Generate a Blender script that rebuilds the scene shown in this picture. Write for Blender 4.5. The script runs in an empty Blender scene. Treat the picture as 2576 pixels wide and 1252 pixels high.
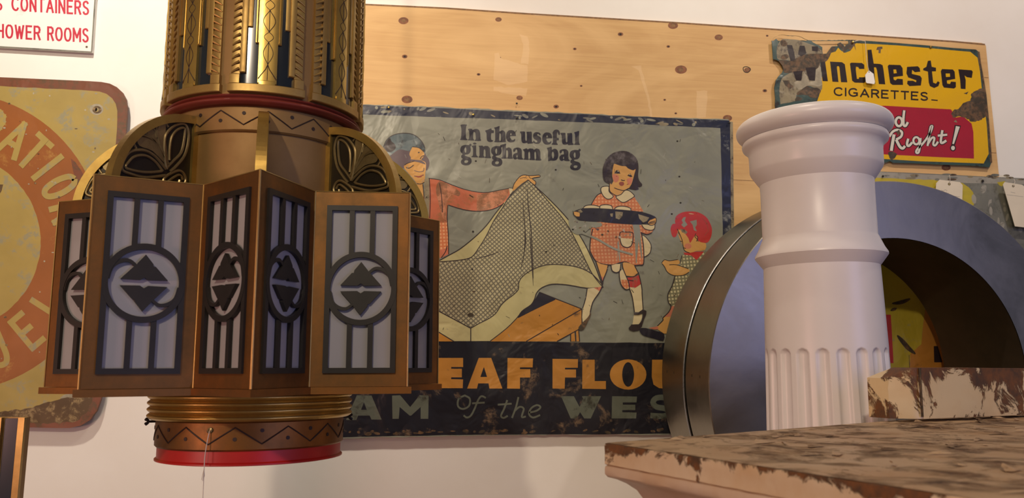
import bpy, bmesh, math, random
from mathutils import Vector, Matrix
from mathutils.geometry import tessellate_polygon
R_ = random.Random(7)
PI = math.pi
C = bpy.context.scene.collection
SC = bpy.context.scene

# ------------------------------------------------------------------ camera
W, H = 2576, 1252
FPX, PITCH, ROLL, YAW = 2027.8, .1403, .0098, .1207
_cy, _sy, _cp, _sp = math.cos(YAW), math.sin(YAW), math.cos(PITCH), math.sin(PITCH)
FW = Vector((_sy*_cp, _cy*_cp, _sp)); _r0 = Vector((_cy, -_sy, 0)); _u0 = _r0.cross(FW)
_c, _s = math.cos(ROLL), math.sin(ROLL)
RT = _c*_r0 + _s*_u0; UP = -_s*_r0 + _c*_u0
cam_d = bpy.data.cameras.new('camera'); cam = bpy.data.objects.new('camera', cam_d); C.objects.link(cam)
cam_d.sensor_width = 36; cam_d.sensor_fit = 'HORIZONTAL'; cam_d.lens = 36*FPX/W
cam.matrix_world = Matrix((( RT.x, UP.x, -FW.x, 0), (RT.y, UP.y, -FW.y, 0), (RT.z, UP.z, -FW.z, 0), (0, 0, 0, 1)))
cam_d.clip_start = .05
cam_d.dof.use_dof = True; cam_d.dof.focus_distance = 1.9; cam_d.dof.aperture_fstop = 7.5
SC.camera = cam
# world origin is the camera; the floor is 1.6 m below it
FLOOR, CEIL, WALL = -1.6, 2.7, 2.822

# ------------------------------------------------------------------ light
SC.view_settings.view_transform = 'Standard'; SC.view_settings.look = 'None'
SC.view_settings.gamma = 1; SC.view_settings.use_curve_mapping = False
SC.view_settings.exposure = 0.0
wd = bpy.data.worlds.new('world'); SC.world = wd; wd.use_nodes = True
# the unseen rest of the room: warm dim hall, with a blue glow added at the right for the ring to reflect
_t = wd.node_tree; _bg = _t.nodes['Background']; _bg.inputs[1].default_value = .25
_tc = _t.nodes.new('ShaderNodeTexCoord'); _dp = _t.nodes.new('ShaderNodeVectorMath'); _dp.operation = 'DOT_PRODUCT'
_t.links.new(_tc.outputs['Generated'], _dp.inputs[0]); _dp.inputs[1].default_value = Vector((.62, -.78, .02)).normalized()
_mr = _t.nodes.new('ShaderNodeMapRange'); _t.links.new(_dp.outputs['Value'], _mr.inputs[0]); _mr.inputs[1].default_value = .66; _mr.inputs[2].default_value = .96
_nz = _t.nodes.new('ShaderNodeTexNoise'); _t.links.new(_tc.outputs['Generated'], _nz.inputs['Vector']); _nz.inputs['Scale'].default_value = 5
_m2 = _t.nodes.new('ShaderNodeMapRange'); _t.links.new(_nz.outputs[0], _m2.inputs[0]); _m2.inputs[1].default_value = .3; _m2.inputs[2].default_value = .7; _m2.inputs[3].default_value = .35; _m2.inputs[4].default_value = 1.3
_mu = _t.nodes.new('ShaderNodeMath'); _mu.operation = 'MULTIPLY'; _t.links.new(_mr.outputs[0], _mu.inputs[0]); _t.links.new(_m2.outputs[0], _mu.inputs[1])
_mx = _t.nodes.new('ShaderNodeMix'); _mx.data_type = 'RGBA'; _mx.inputs[6].default_value = (.60, .47, .33, 1); _mx.inputs[7].default_value = (.38, .44, .66, 1)
_t.links.new(_mu.outputs[0], _mx.inputs[0]); _t.links.new(_mx.outputs[2], _bg.inputs[0])
def lamp(name, kind, loc, tgt, power, col, size=.2, size_y=None, spot=None, blend=.4):
    d = bpy.data.lights.new(name, kind); o = bpy.data.objects.new(name, d); C.objects.link(o)
    d.energy = power; d.color = col
    if kind == 'AREA':
        d.size = size
        if size_y: d.shape = 'RECTANGLE'; d.size_y = size_y
    else: d.shadow_soft_size = size
    if kind == 'SPOT': d.spot_size = spot; d.spot_blend = blend
    o.location = loc
    o.rotation_euler = (Vector(tgt)-Vector(loc)).to_track_quat('-Z', 'Y').to_euler()
    return o
lamp('key_spot', 'SPOT', (-1.35, -3.0, 2.5), (.3, 2.8, .3), 345, (1, .83, .62), .09, spot=1.0)
lamp('track_light_left', 'SPOT', (-1.15, 1.35, 2.5), (-1.2, 2.82, .75), 225, (1, .89, .74), .06, spot=1.6, blend=.9)
lamp('track_light_middle', 'SPOT', (.55, 1.4, 2.55), (.5, 2.82, 1.0), 88, (1, .86, .68), .05, spot=1.7, blend=.9)
lamp('track_light_right', 'SPOT', (2.3, 1.3, 2.55), (2.0, 2.82, 1.1), 92, (1, .86, .74), .06, spot=1.7, blend=.9)
lamp('violet_stage_light', 'AREA', (3.0, -1.0, .5), (1.2, 2.0, .2), 16, (.48, .50, 1), 1.3)
lamp('blue_stage_spot', 'SPOT', (1.15, -.5, -.55), (-.22, 1.5, .0), 26, (.36, .42, 1), .12, spot=.62, blend=.6)
lamp('pink_stage_light', 'AREA', (-2.4, -.4, -.2), (0, 2.0, .0), 22, (1, .50, .42), .5)
lamp('overhead_fill', 'AREA', (.4, -1.6, 2.6), (.4, 1.0, 0), 19, (1, .78, .55), 1.6, .5)  # added soft fill from above, also reflected in the metals; no known fixture

# ------------------------------------------------------------------ helpers
def px_ray(x, y): return FW + RT*((x-W/2)/FPX) - UP*((y-H/2)/FPX)
def onY(x, y, Y): d = px_ray(x, y); return d*(Y/d.y)
def onZ(x, y, Z): d = px_ray(x, y); return d*(Z/d.z)
def tag(o, label, cat, group=None, kind=None):
    if label: o['label'] = label
    if cat: o['category'] = cat
    if group: o['group'] = group
    if kind: o['kind'] = kind
    return o
def empty(name, loc, rot=(0, 0, 0)):
    o = bpy.data.objects.new(name, None); C.objects.link(o); o.location = loc; o.rotation_euler = rot
    o.empty_display_size = .05
    return o
def obj(name, bm, mats, parent=None, loc=(0, 0, 0), rot=(0, 0, 0), smooth=False):
    me = bpy.data.meshes.new(name); bmesh.ops.recalc_face_normals(bm, faces=bm.faces[:]) if smooth != 'raw' else None
    bm.to_mesh(me); bm.free()
    for m in (mats if isinstance(mats, (list, tuple)) else [mats]): me.materials.append(m)
    if smooth:
        for p in me.polygons: p.use_smooth = True
        if smooth != 'raw':
            try: me.set_sharp_from_angle(angle=math.radians(38))
            except Exception: pass
    o = bpy.data.objects.new(name, me); C.objects.link(o); o.location = loc; o.rotation_euler = rot
    if parent: o.parent = parent
    return o
def box(bm, a, b, mi=0, M=None):
    x0, y0, z0 = a; x1, y1, z1 = b
    P = [(x0,y0,z0),(x1,y0,z0),(x1,y1,z0),(x0,y1,z0),(x0,y0,z1),(x1,y0,z1),(x1,y1,z1),(x0,y1,z1)]
    v = [bm.verts.new(M @ Vector(p) if M else p) for p in P]
    for f in ((0,3,2,1),(4,5,6,7),(0,1,5,4),(1,2,6,5),(2,3,7,6),(3,0,4,7)):
        bm.faces.new([v[i] for i in f]).material_index = mi
def lathe(bm, prof, n=96, mi=0, closed=False, a0=0, a1=2*PI, fn=None):
    full = abs(a1-a0-2*PI) < 1e-6
    rows = []
    for (r, z) in prof:
        rows.append([bm.verts.new((fn(r, z, a0+(a1-a0)*i/n) if fn else (r*math.sin(a0+(a1-a0)*i/n), -r*math.cos(a0+(a1-a0)*i/n), z))) for i in range(n if full else n+1)])
    m = len(rows)
    for j in range(m if closed else m-1):
        A, B = rows[j], rows[(j+1) % m]
        for i in range(n):
            k = (i+1) % len(A)
            bm.faces.new((A[i], A[k], B[k], B[i])).material_index = mi
    return rows
def tube(bm, pts, r, n=8, closed=False, mi=0, flat=None):
    pts = [Vector(p) for p in pts]; rings = []; N = len(pts); last = None
    for i, p in enumerate(pts):
        a = pts[(i-1) % N] if (closed or i > 0) else p; b = pts[(i+1) % N] if (closed or i < N-1) else p
        t = (b-a).normalized()
        if last is None:
            ref = Vector((0, 0, 1)) if abs(t.z) < .9 else Vector((1, 0, 0)); u = t.cross(ref).normalized()
        else:
            u = (last - t*last.dot(t)).normalized()
        last = u; v = t.cross(u)
        rr = r[i] if isinstance(r, (list, tuple)) else r
        rings.append([bm.verts.new(p + rr*(math.cos(2*PI*k/n)*u + math.sin(2*PI*k/n)*v)) for k in range(n)])
    for i in range(N if closed else N-1):
        A, B = rings[i], rings[(i+1) % N]
        for k in range(n):
            bm.faces.new((A[k], A[(k+1) % n], B[(k+1) % n], B[k])).material_index = mi
    if not closed:
        bm.faces.new(rings[0][::-1]).material_index = mi; bm.faces.new(rings[-1]).material_index = mi
def cr(pts, n=4, closed=True):
    P = [tuple(p) for p in pts]; N = len(P); out = []
    for i in range(N if closed else N-1):
        p0 = P[(i-1) % N] if closed or i > 0 else P[i]
        p1, p2 = P[i], P[(i+1) % N]
        p3 = P[(i+2) % N] if closed or i+2 < N else P[(i+1) % N]
        for k in range(n):
            t = k/n
            out.append(tuple(.5*((2*b)+(-a+c)*t+(2*a-5*b+4*c-d)*t*t+(-a+3*b-3*c+d)*t**3) for a, b, c, d in zip(p0, p1, p2, p3)))
    if not closed: out.append(P[-1])
    return out
def extrude_poly(bm, outer, holes, f, h0, h1, mi=0):
    """prism of a 2-D polygon; f(x, y, h) gives the 3-D point."""
    loops = [outer]+list(holes)
    tris = tessellate_polygon([[Vector((x, y, 0)) for x, y in l] for l in loops])
    fl = [p for l in loops for p in l]
    A = [bm.verts.new(f(x, y, h0)) for x, y in fl]; B = [bm.verts.new(f(x, y, h1)) for x, y in fl]
    for t in tris:
        for V_ in (A, B):
            try: bm.faces.new([V_[i] for i in t]).material_index = mi
            except ValueError: pass
    o = 0
    for l in loops:
        n = len(l)
        for i in range(n):
            j = (i+1) % n
            bm.faces.new((A[o+i], A[o+j], B[o+j], B[o+i])).material_index = mi
        o += n
def Z(x0, y0, s, txt):
    """points written in a magnified view (origin x0, y0, scale s) -> photo pixels"""
    o = []
    for w in txt.split():
        a, b = w.split(','); o.append((x0+float(a)/s, y0+float(b)/s))
    return o

# ------------------------------------------------------------------ materials
def srgb(r, g, b):
    f = lambda c: (c/255/12.92) if c/255 <= .04045 else ((c/255+.055)/1.055)**2.4
    return (f(r), f(g), f(b), 1)
class N:
    def __init__(s, name):
        s.m = bpy.data.materials.new(name); s.m.use_nodes = True; s.t = s.m.node_tree
        s.b = s.t.nodes['Principled BSDF']; s.co = s.t.nodes.new('ShaderNodeTexCoord').outputs['Object']
    def n(s, t, **k):
        x = s.t.nodes.new(t)
        for a, v in k.items(): setattr(x, a, v)
        return x
    def l(s, a, b): s.t.links.new(a, b)
    def put(s, sock, v):
        if isinstance(v, bpy.types.NodeSocket): s.l(v, sock)
        else: sock.default_value = v
    def map(s, scale=(1, 1, 1), rot=(0, 0, 0), loc=(0, 0, 0), src=None):
        x = s.n('ShaderNodeMapping'); s.l(src or s.co, x.inputs[0])
        x.inputs[1].default_value = loc; x.inputs[2].default_value = rot; x.inputs[3].default_value = scale
        return x.outputs[0]
    def noise(s, scale=5, detail=5, rough=.6, vec=None, dist=0):
        x = s.n('ShaderNodeTexNoise'); s.l(vec or s.co, x.inputs['Vector'])
        x.inputs['Scale'].default_value = scale; x.inputs['Detail'].default_value = detail
        x.inputs['Roughness'].default_value = rough; x.inputs['Distortion'].default_value = dist
        return x.outputs[0]
    def ramp(s, v, lo, hi, a=0., b=1.):
        x = s.n('ShaderNodeMapRange'); x.clamp = True; s.l(v, x.inputs[0])
        for i, q in zip((1, 2, 3, 4), (lo, hi, a, b)): x.inputs[i].default_value = q
        return x.outputs[0]
    def mix(s, f, a, b):
        x = s.n('ShaderNodeMix', data_type='RGBA'); s.put(x.inputs[0], f); s.put(x.inputs[6], a); s.put(x.inputs[7], b)
        return x.outputs[2]
    def math(s, op, a, b=0., c=0.):
        x = s.n('ShaderNodeMath', operation=op); s.put(x.inputs[0], a); s.put(x.inputs[1], b); s.put(x.inputs[2], c)
        return x.outputs[0]
    def bump(s, h, st=.2, d=.002):
        x = s.n('ShaderNodeBump'); x.inputs['Strength'].default_value = st; x.inputs['Distance'].default_value = d
        s.l(h, x.inputs['Height']); s.l(x.outputs[0], s.b.inputs['Normal'])
    def done(s, col=None, rough=.5, metal=0., spec=None, coat=None):
        if col is not None: s.put(s.b.inputs['Base Color'], col)
        s.put(s.b.inputs['Roughness'], rough); s.put(s.b.inputs['Metallic'], metal)
        if spec is not None: s.b.inputs['Specular IOR Level'].default_value = spec
        if coat is not None: s.b.inputs['Coat Weight'].default_value = coat; s.b.inputs['Coat Roughness'].default_value = .15
        return s.m
def plain(name, col, rough=.5, metal=0., var=.12, scale=14, bump=0., spec=None, coat=None):
    m = N(name); f = m.noise(scale, 6, .65)
    dark = tuple(c*(1-var*2.2) for c in col[:3])+(1,)
    c = m.mix(m.ramp(f, .35, .7), dark, col)
    if bump: m.bump(f, bump, .002)
    return m.done(c, rough, metal, spec, coat)
def metal(name, col, col2, rough=.35, scale=6, bump=.05, metallic=1.):
    m = N(name); f = m.noise(scale, 7, .7); g = m.noise(scale*9, 3, .5)
    c = m.mix(m.ramp(f, .38, .68), col2, col)
    m.bump(g, bump, .001)
    return m.done(c, m.ramp(f, .3, .7, rough+.12, rough-.06), metallic)
def enamel(name, col, wear=(.1, .07, .05, 1), amount=.64, rough=.38, dirt=.25, scale=9, relief=.6):
    """paint on old sheet metal: shared wear pattern, dirt and dents"""
    m = N(name)
    big = m.noise(3.1, 5, .6); fine = m.noise(scale*4, 8, .75); mid = m.noise(scale, 6, .7, dist=.4)
    d = m.mix(m.ramp(big, .35, .75), tuple(c*(1-dirt) for c in col[:3])+(1,), col)
    scr = m.math('MULTIPLY', m.ramp(mid, amount-.06, amount+.02), m.ramp(fine, .42, .55))
    c = m.mix(scr, d, wear)
    v = m.n('ShaderNodeTexVoronoi', feature='DISTANCE_TO_EDGE'); m.l(m.map((1, 1, .7), src=None), v.inputs['Vector']); v.inputs['Scale'].default_value = 5
    dent = m.math('ADD', m.math('MULTIPLY', m.noise(7, 3, .5, dist=.6), 1.0), m.math('MULTIPLY', m.ramp(v.outputs[0], 0, .12), .12))
    m.bump(dent, relief, .02)
    return m.done(c, m.ramp(big, .3, .7, rough+.1, rough-.05), 0, .5)
def gingham(name, c1, c2, pitch, rot, warp=.03, wf=4, duty=.36):
    m = N(name)
    nz = m.n('ShaderNodeTexNoise'); m.l(m.co, nz.inputs['Vector']); nz.inputs['Scale'].default_value = wf; nz.inputs['Detail'].default_value = 1
    sub = m.n('ShaderNodeVectorMath', operation='MULTIPLY_ADD'); m.l(nz.outputs[1], sub.inputs[0]); sub.inputs[1].default_value = (warp, 0, warp); m.l(m.co, sub.inputs[2])
    v = m.map((1/pitch,)*3, (0, rot, 0), src=sub.outputs[0])
    s = m.n('ShaderNodeSeparateXYZ'); m.l(v, s.inputs[0])
    a = m.ramp(m.math('PINGPONG', s.outputs[0], .5), duty*.5-.06, duty*.5+.06); b = m.ramp(m.math('PINGPONG', s.outputs[2], .5), duty*.5-.06, duty*.5+.06)
    f = m.math('MULTIPLY', a, b); dirt = m.noise(3.1, 5, .6)
    c = m.mix(f, c1, c2)
    c = m.mix(m.ramp(dirt, .42, .7, 0, .35), c, (.10, .07, .04, 1))
    m.bump(m.noise(7, 3, .5, dist=.6), .35, .02)
    return m.done(c, .42)

M = {}
def wall_mat():
    m = N('white_wall_paint'); f = m.noise(1.6, 5, .6); g = m.noise(60, 4, .6)
    c = m.mix(m.ramp(f, .3, .75), (.74, .70, .64, 1), (.82, .80, .76, 1))
    m.bump(g, .05, .002); return m.done(c, .6, 0, .3)
M['wall'] = wall_mat()
M['floor'] = plain('polished_concrete', (.20, .17, .14, 1), .35, scale=3)
M['ceil'] = plain('ceiling_paint', (.5, .48, .45, 1), .8)
def ply_mat(name='plywood', k=1.0):
    m = N(name); v = m.map((1.1, 1, 26)); a = m.noise(2.2, 6, .65, v, 1.2); b = m.noise(1.1, 4, .5, m.map((1, 1, 2.5)), 2.0)
    c = m.mix(m.ramp(a, .35, .68), srgb(194, 154, 102), srgb(206, 168, 114))
    c = m.mix(m.ramp(b, .4, .62, 0, .45), c, srgb(232, 196, 140))
    c = m.mix(k, c, srgb(240, 212, 172)); m.bump(a, .06, .002); return m.done(c, .55, 0, .3)
M['ply'] = ply_mat('plywood', 0.0); M['ply_pale'] = ply_mat('plywood_pale', .22)
M['ply_edge'] = plain('plywood_edge', srgb(150, 110, 70), .7, scale=80, var=.25)
M['knot'] = plain('plywood_knot', srgb(150, 92, 55), .6, scale=60, var=.3)
M['dark'] = plain('dark_hole', (.02, .015, .012, 1), .8)
INK = (.018, .016, .026, 1)
M['ink'] = enamel('sign_ink', INK, (.16, .16, .14, 1), .72, .35, dirt=.1)
M['inkline'] = plain('outline_ink', (.03, .018, .02, 1), .4)
M['navy'] = enamel('sign_navy', (.018, .022, .045, 1), (.24, .25, .24, 1), .64, .3, dirt=.2)
M['black_field'] = enamel('sign_black_field', (.012, .012, .018, 1), (.15, .10, .06, 1), .62, .32, dirt=.2)
M['sign_grey'] = enamel('sign_grey', (.27, .275, .215, 1), (.10, .09, .07, 1), .70, .33, dirt=.3)
M['cream'] = enamel('sign_cream', (.52, .46, .22, 1), (.2, .13, .06, 1), .68, .42, dirt=.25)
M['cream2'] = enamel('sign_collar_cream', (.62, .52, .30, 1), (.2, .13, .06, 1), .7, .42, dirt=.15)
M['skin'] = enamel('sign_ochre', (.62, .33, .09, 1), (.3, .16, .07, 1), .7, .4, dirt=.2)
M['orange'] = enamel('sign_orange', (.52, .23, .035, 1), (.1, .06, .03, 1), .66, .4, dirt=.25)
M['letter_grey'] = enamel('sign_letter_grey', (.12, .135, .10, 1), (.03, .03, .02, 1), .6, .4, dirt=.3)
M['shawl'] = enamel('sign_shawl_red', (.56, .15, .07, 1), (.30, .13, .05, 1), .56, .4, dirt=.2)
M['shawl_worn'] = enamel('sign_shawl_worn', (.28, .12, .05, 1), (.5, .2, .1, 1), .52, .5, dirt=.3)
M['hair'] = enamel('sign_hair', (.03, .02, .022, 1), (.10, .085, .09, 1), .58, .33, dirt=.1)
M['hair_blue'] = enamel('sign_hair_blue', (.12, .16, .17, 1), (.03, .03, .035, 1), .58, .28, dirt=.3)
M['mauve'] = plain('sign_mauve', (.13, .09, .10, 1), .4)
M['red'] = enamel('sign_red', (.47, .035, .03, 1), (.2, .14, .08, 1), .64, .35, dirt=.15)
M['blush'] = plain('sign_blush', (.60, .20, .11, 1), .5)
M['lip'] = plain('sign_lip', (.33, .07, .04, 1), .5)
M['bag'] = gingham('gingham_grey', (.14, .125, .085, 1), (.46, .41, .24, 1), .0112, .75, .05, 3.2)
M['dress'] = gingham('gingham_orange', (.58, .17, .06, 1), (.70, .34, .16, 1), .0125, .06, .012, 5, .42)
M['shirt'] = gingham('gingham_olive', (.17, .16, .09, 1), (.50, .45, .26, 1), .0125, .12, .012, 5, .42)
M['rust'] = enamel('rust', (.05, .035, .018, 1), (.13, .07, .03, 1), .5, .55, dirt=.3, scale=16, relief=.5)
M['chip'] = enamel('chipped_enamel', (.30, .25, .15, 1), (.06, .04, .025, 1), .55, .4, dirt=.35, scale=16, relief=.5)
M['yellow'] = enamel('enamel_yellow', (.72, .42, .012, 1), (.3, .2, .02, 1), .74, .25, dirt=.12, relief=.15)
M['teal_edge'] = enamel('enamel_teal_border', (.045, .085, .075, 1), (.02, .015, .012, 1), .6, .35)
M['wblack'] = enamel('enamel_black', (.028, .018, .02, 1), (.1, .07, .06, 1), .74, .25, relief=.15)
M['crimson'] = enamel('enamel_crimson', (.40, .022, .045, 1), (.2, .02, .03, 1), .74, .25, relief=.15)
M['white_enamel'] = enamel('enamel_white', (.66, .64, .56, 1), (.3, .3, .28, 1), .74, .25, dirt=.05, relief=.1)
M['sign_white'] = enamel('sign_white', (.80, .78, .76, 1), (.55, .53, .5, 1), .7, .4, dirt=.06, relief=.05)
M['sign_letter_red'] = enamel('sign_letter_red', (.50, .02, .05, 1), (.6, .4, .4, 1), .76, .4, dirt=.1, relief=.05)
M['old_yellow'] = enamel('old_yellow', (.40, .295, .075, 1), (.25, .23, .14, 1), .58, .45, dirt=.25, scale=13, relief=.12)
M['old_orange'] = enamel('old_orange', (.30, .092, .012, 1), (.38, .20, .04, 1), .66, .45, dirt=.25, relief=.12)
M['old_rust'] = enamel('old_rust_rim', (.20, .06, .025, 1), (.09, .05, .02, 1), .55, .45, dirt=.3, relief=.3)
M['old_brown'] = enamel('old_brown_scuff', (.10, .055, .018, 1), (.26, .18, .08, 1), .56, .5, dirt=.3, scale=22)
M['pale_scuff'] = plain('pale_scuff', (.42, .37, .26, 1), .6, scale=30, var=.2)
M['galv'] = enamel('galvanized_sheet', (.24, .24, .20, 1), (.10, .10, .08, 1), .56, .35, dirt=.45, scale=7, relief=.3)
M['galv_pale'] = enamel('galvanized_edge', (.38, .36, .30, 1), (.16, .15, .12, 1), .58, .4, dirt=.3, scale=10)
M['lime'] = enamel('flaking_yellow', (.50, .40, .03, 1), (.3, .28, .15, 1), .66, .45, dirt=.2, scale=12)
M['paper'] = plain('manila_paper', (.74, .66, .52, 1), .8, var=.03)
M['white_paper'] = plain('white_paper', (.82, .80, .76, 1), .8, var=.02)
M['pencil'] = plain('pencil_mark', (.42, .38, .34, 1), .8)
M['string'] = plain('string', (.75, .68, .6, 1), .7)
M['brass_screw'] = metal('brass_screw', (.75, .55, .16, 1), (.4, .28, .08, 1), .25)
# lantern metals
M['bronze'] = metal('bronze_sheet', (.31, .125, .028, 1), (.14, .075, .026, 1), .42, 5, .04, .75)
M['bronze_body'] = metal('satin_bronze', (.34, .205, .075, 1), (.26, .15, .05, 1), .5, 3, .02, .45)
M['brass'] = metal('polished_brass', (.66, .47, .13, 1), (.42, .27, .07, 1), .30, 5, .03, .8)
M['brass_relief'] = metal('cast_brass', (.52, .36, .11, 1), (.34, .21, .065, 1), .38, 6, .06, .65)
M['dark_bronze'] = metal('dark_bronze', (.045, .035, .022, 1), (.03, .025, .018, 1), .42, 8, .08, .6)
M['black_iron'] = plain('black_iron', (.028, .024, .02, 1), .42, .3, scale=20, bump=.05)
M['old_gold'] = metal('aged_brass_relief', (.42, .32, .15, 1), (.22, .16, .07, 1), .32, 12, .1, .7)
M['midnight'] = plain('midnight_blue_enamel', (.012, .02, .032, 1), .18, .0, coat=.5)
M['red_lacquer'] = plain('red_lacquer', (.50, .012, .010, 1), .42, scale=9)
M['red_bead'] = plain('dull_red_paint', (.24, .045, .03, 1), .35, scale=9)
M['groove'] = plain('engraved_line', (.035, .015, .01, 1), .6)
def opal():
    m = N('opal_glass'); f = m.noise(2.5, 3, .5)
    return m.done(m.mix(m.ramp(f, .3, .7), (.29, .28, .29, 1), (.38, .37, .38, 1)), .32, 0, .5)
M['opal'] = opal()
# metal ring
def brushed(name, col, rough, aniso_rot=None, sc=(1, 1, 1), b=.12):
    m = N(name); v = m.map(sc); f = m.noise(30, 4, .6, v); g = m.noise(3, 6, .7, dist=1.0)
    c = m.mix(m.ramp(g, .3, .7), tuple(x*.72 for x in col[:3])+(1,), col)
    h = m.math('ADD', m.math('MULTIPLY', f, .25), m.noise(2.2, 2, .5, dist=.8))
    m.bump(h, b, .02)
    return m.done(c, m.ramp(g, .3, .7, rough-.06, rough+.1), 1.)
M['alu_face'] = brushed('brushed_aluminium_face', (.50, .53, .58, 1), .26, sc=(1, 1, .2))
M['alu_side'] = brushed('brushed_steel_side', (.34, .31, .26, 1), .34, sc=(.3, .3, 3))
M['liner'] = plain('dark_brown_liner', (.055, .035, .02, 1), .6)
# column
def col_mat():
    m = N('white_painted_column'); f = m.noise(2.5, 5, .6); g = m.noise(28, 6, .7)
    c = m.mix(m.ramp(f, .3, .7), (.78, .75, .75, 1), (.84, .81, .82, 1))
    c = m.mix(m.ramp(g, .70, .78, 0, .35), c, (.4, .36, .34, 1)); m.bump(g, .03, .001)
    return m.done(c, .33, 0, .5)
M['column'] = col_mat()
def rusty(name, white, lo, hi, scale=9, vec=(1, 1, 1), rough=.5, bump=.6, rustc=((.20, .075, .02, 1), (.075, .04, .02, 1)), zfade=None):
    m = N(name); v = m.map(vec); a = m.noise(scale, 9, .68, v, .6); b = m.noise(scale*4, 6, .7, v)
    r = m.mix(m.ramp(b, .35, .65), rustc[0], rustc[1])
    w = m.mix(m.ramp(m.noise(scale*.7, 5, .6, v), .4, .7, 0, .6), white, tuple(x*y for x, y in zip(white[:3], (.8, .6, .38)))+(1,))
    k = a
    if zfade:
        s = m.n('ShaderNodeSeparateXYZ'); m.l(m.co, s.inputs[0]); k = m.math('ADD', a, m.ramp(s.outputs[2], zfade[0], zfade[1], 0, zfade[2]))
    f = m.ramp(k, lo, hi)
    c = m.mix(f, w, r)
    m.bump(m.math('SUBTRACT', m.math('MULTIPLY', b, .3), f), bump, .003)
    return m.done(c, m.ramp(f, 0, 1, rough-.1, rough+.2), 0, .5)
M['cab_top'] = rusty('rusted_cabinet_top', (.60, .42, .25, 1), .48, .64, 9, (1.6, 1.6, 1), .6, 1., ((.24, .12, .05, 1), (.075, .04, .022, 1)))
M['cab_edge'] = rusty('peeling_white_edge', (.68, .54, .38, 1), .59, .63, 16, (1, 1, .8), .45, .7, zfade=(-.018, 0, .17))
M['cab_body'] = rusty('old_white_paint', (.62, .49, .38, 1), .68, .74, 12, (1, 1, .4), .5, .3)
M['curb'] = rusty('peeling_white_curb', (.76, .60, .36, 1), .505, .53, 8, (1, 1, 1), .4, .7, zfade=(.06, .10, .12))

# ------------------------------------------------------------------ the setting
def slab(name, a, b, m):
    bm = bmesh.new(); c = [(a[i]+b[i])/2 for i in range(3)]
    box(bm, [a[i]-c[i] for i in range(3)], [b[i]-c[i] for i in range(3)])
    o = obj(name, bm, m, loc=c); o['kind'] = 'structure'; return o
slab('wall_back', (-4.5, WALL, FLOOR), (5.5, WALL+.15, CEIL), M['wall'])
slab('floor', (-4.5, -5, FLOOR-.1), (5.5, WALL+.15, FLOOR), M['floor'])
slab('ceiling', (-4.5, -5, CEIL), (5.5, WALL+.15, CEIL+.1), M['ceil'])

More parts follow.
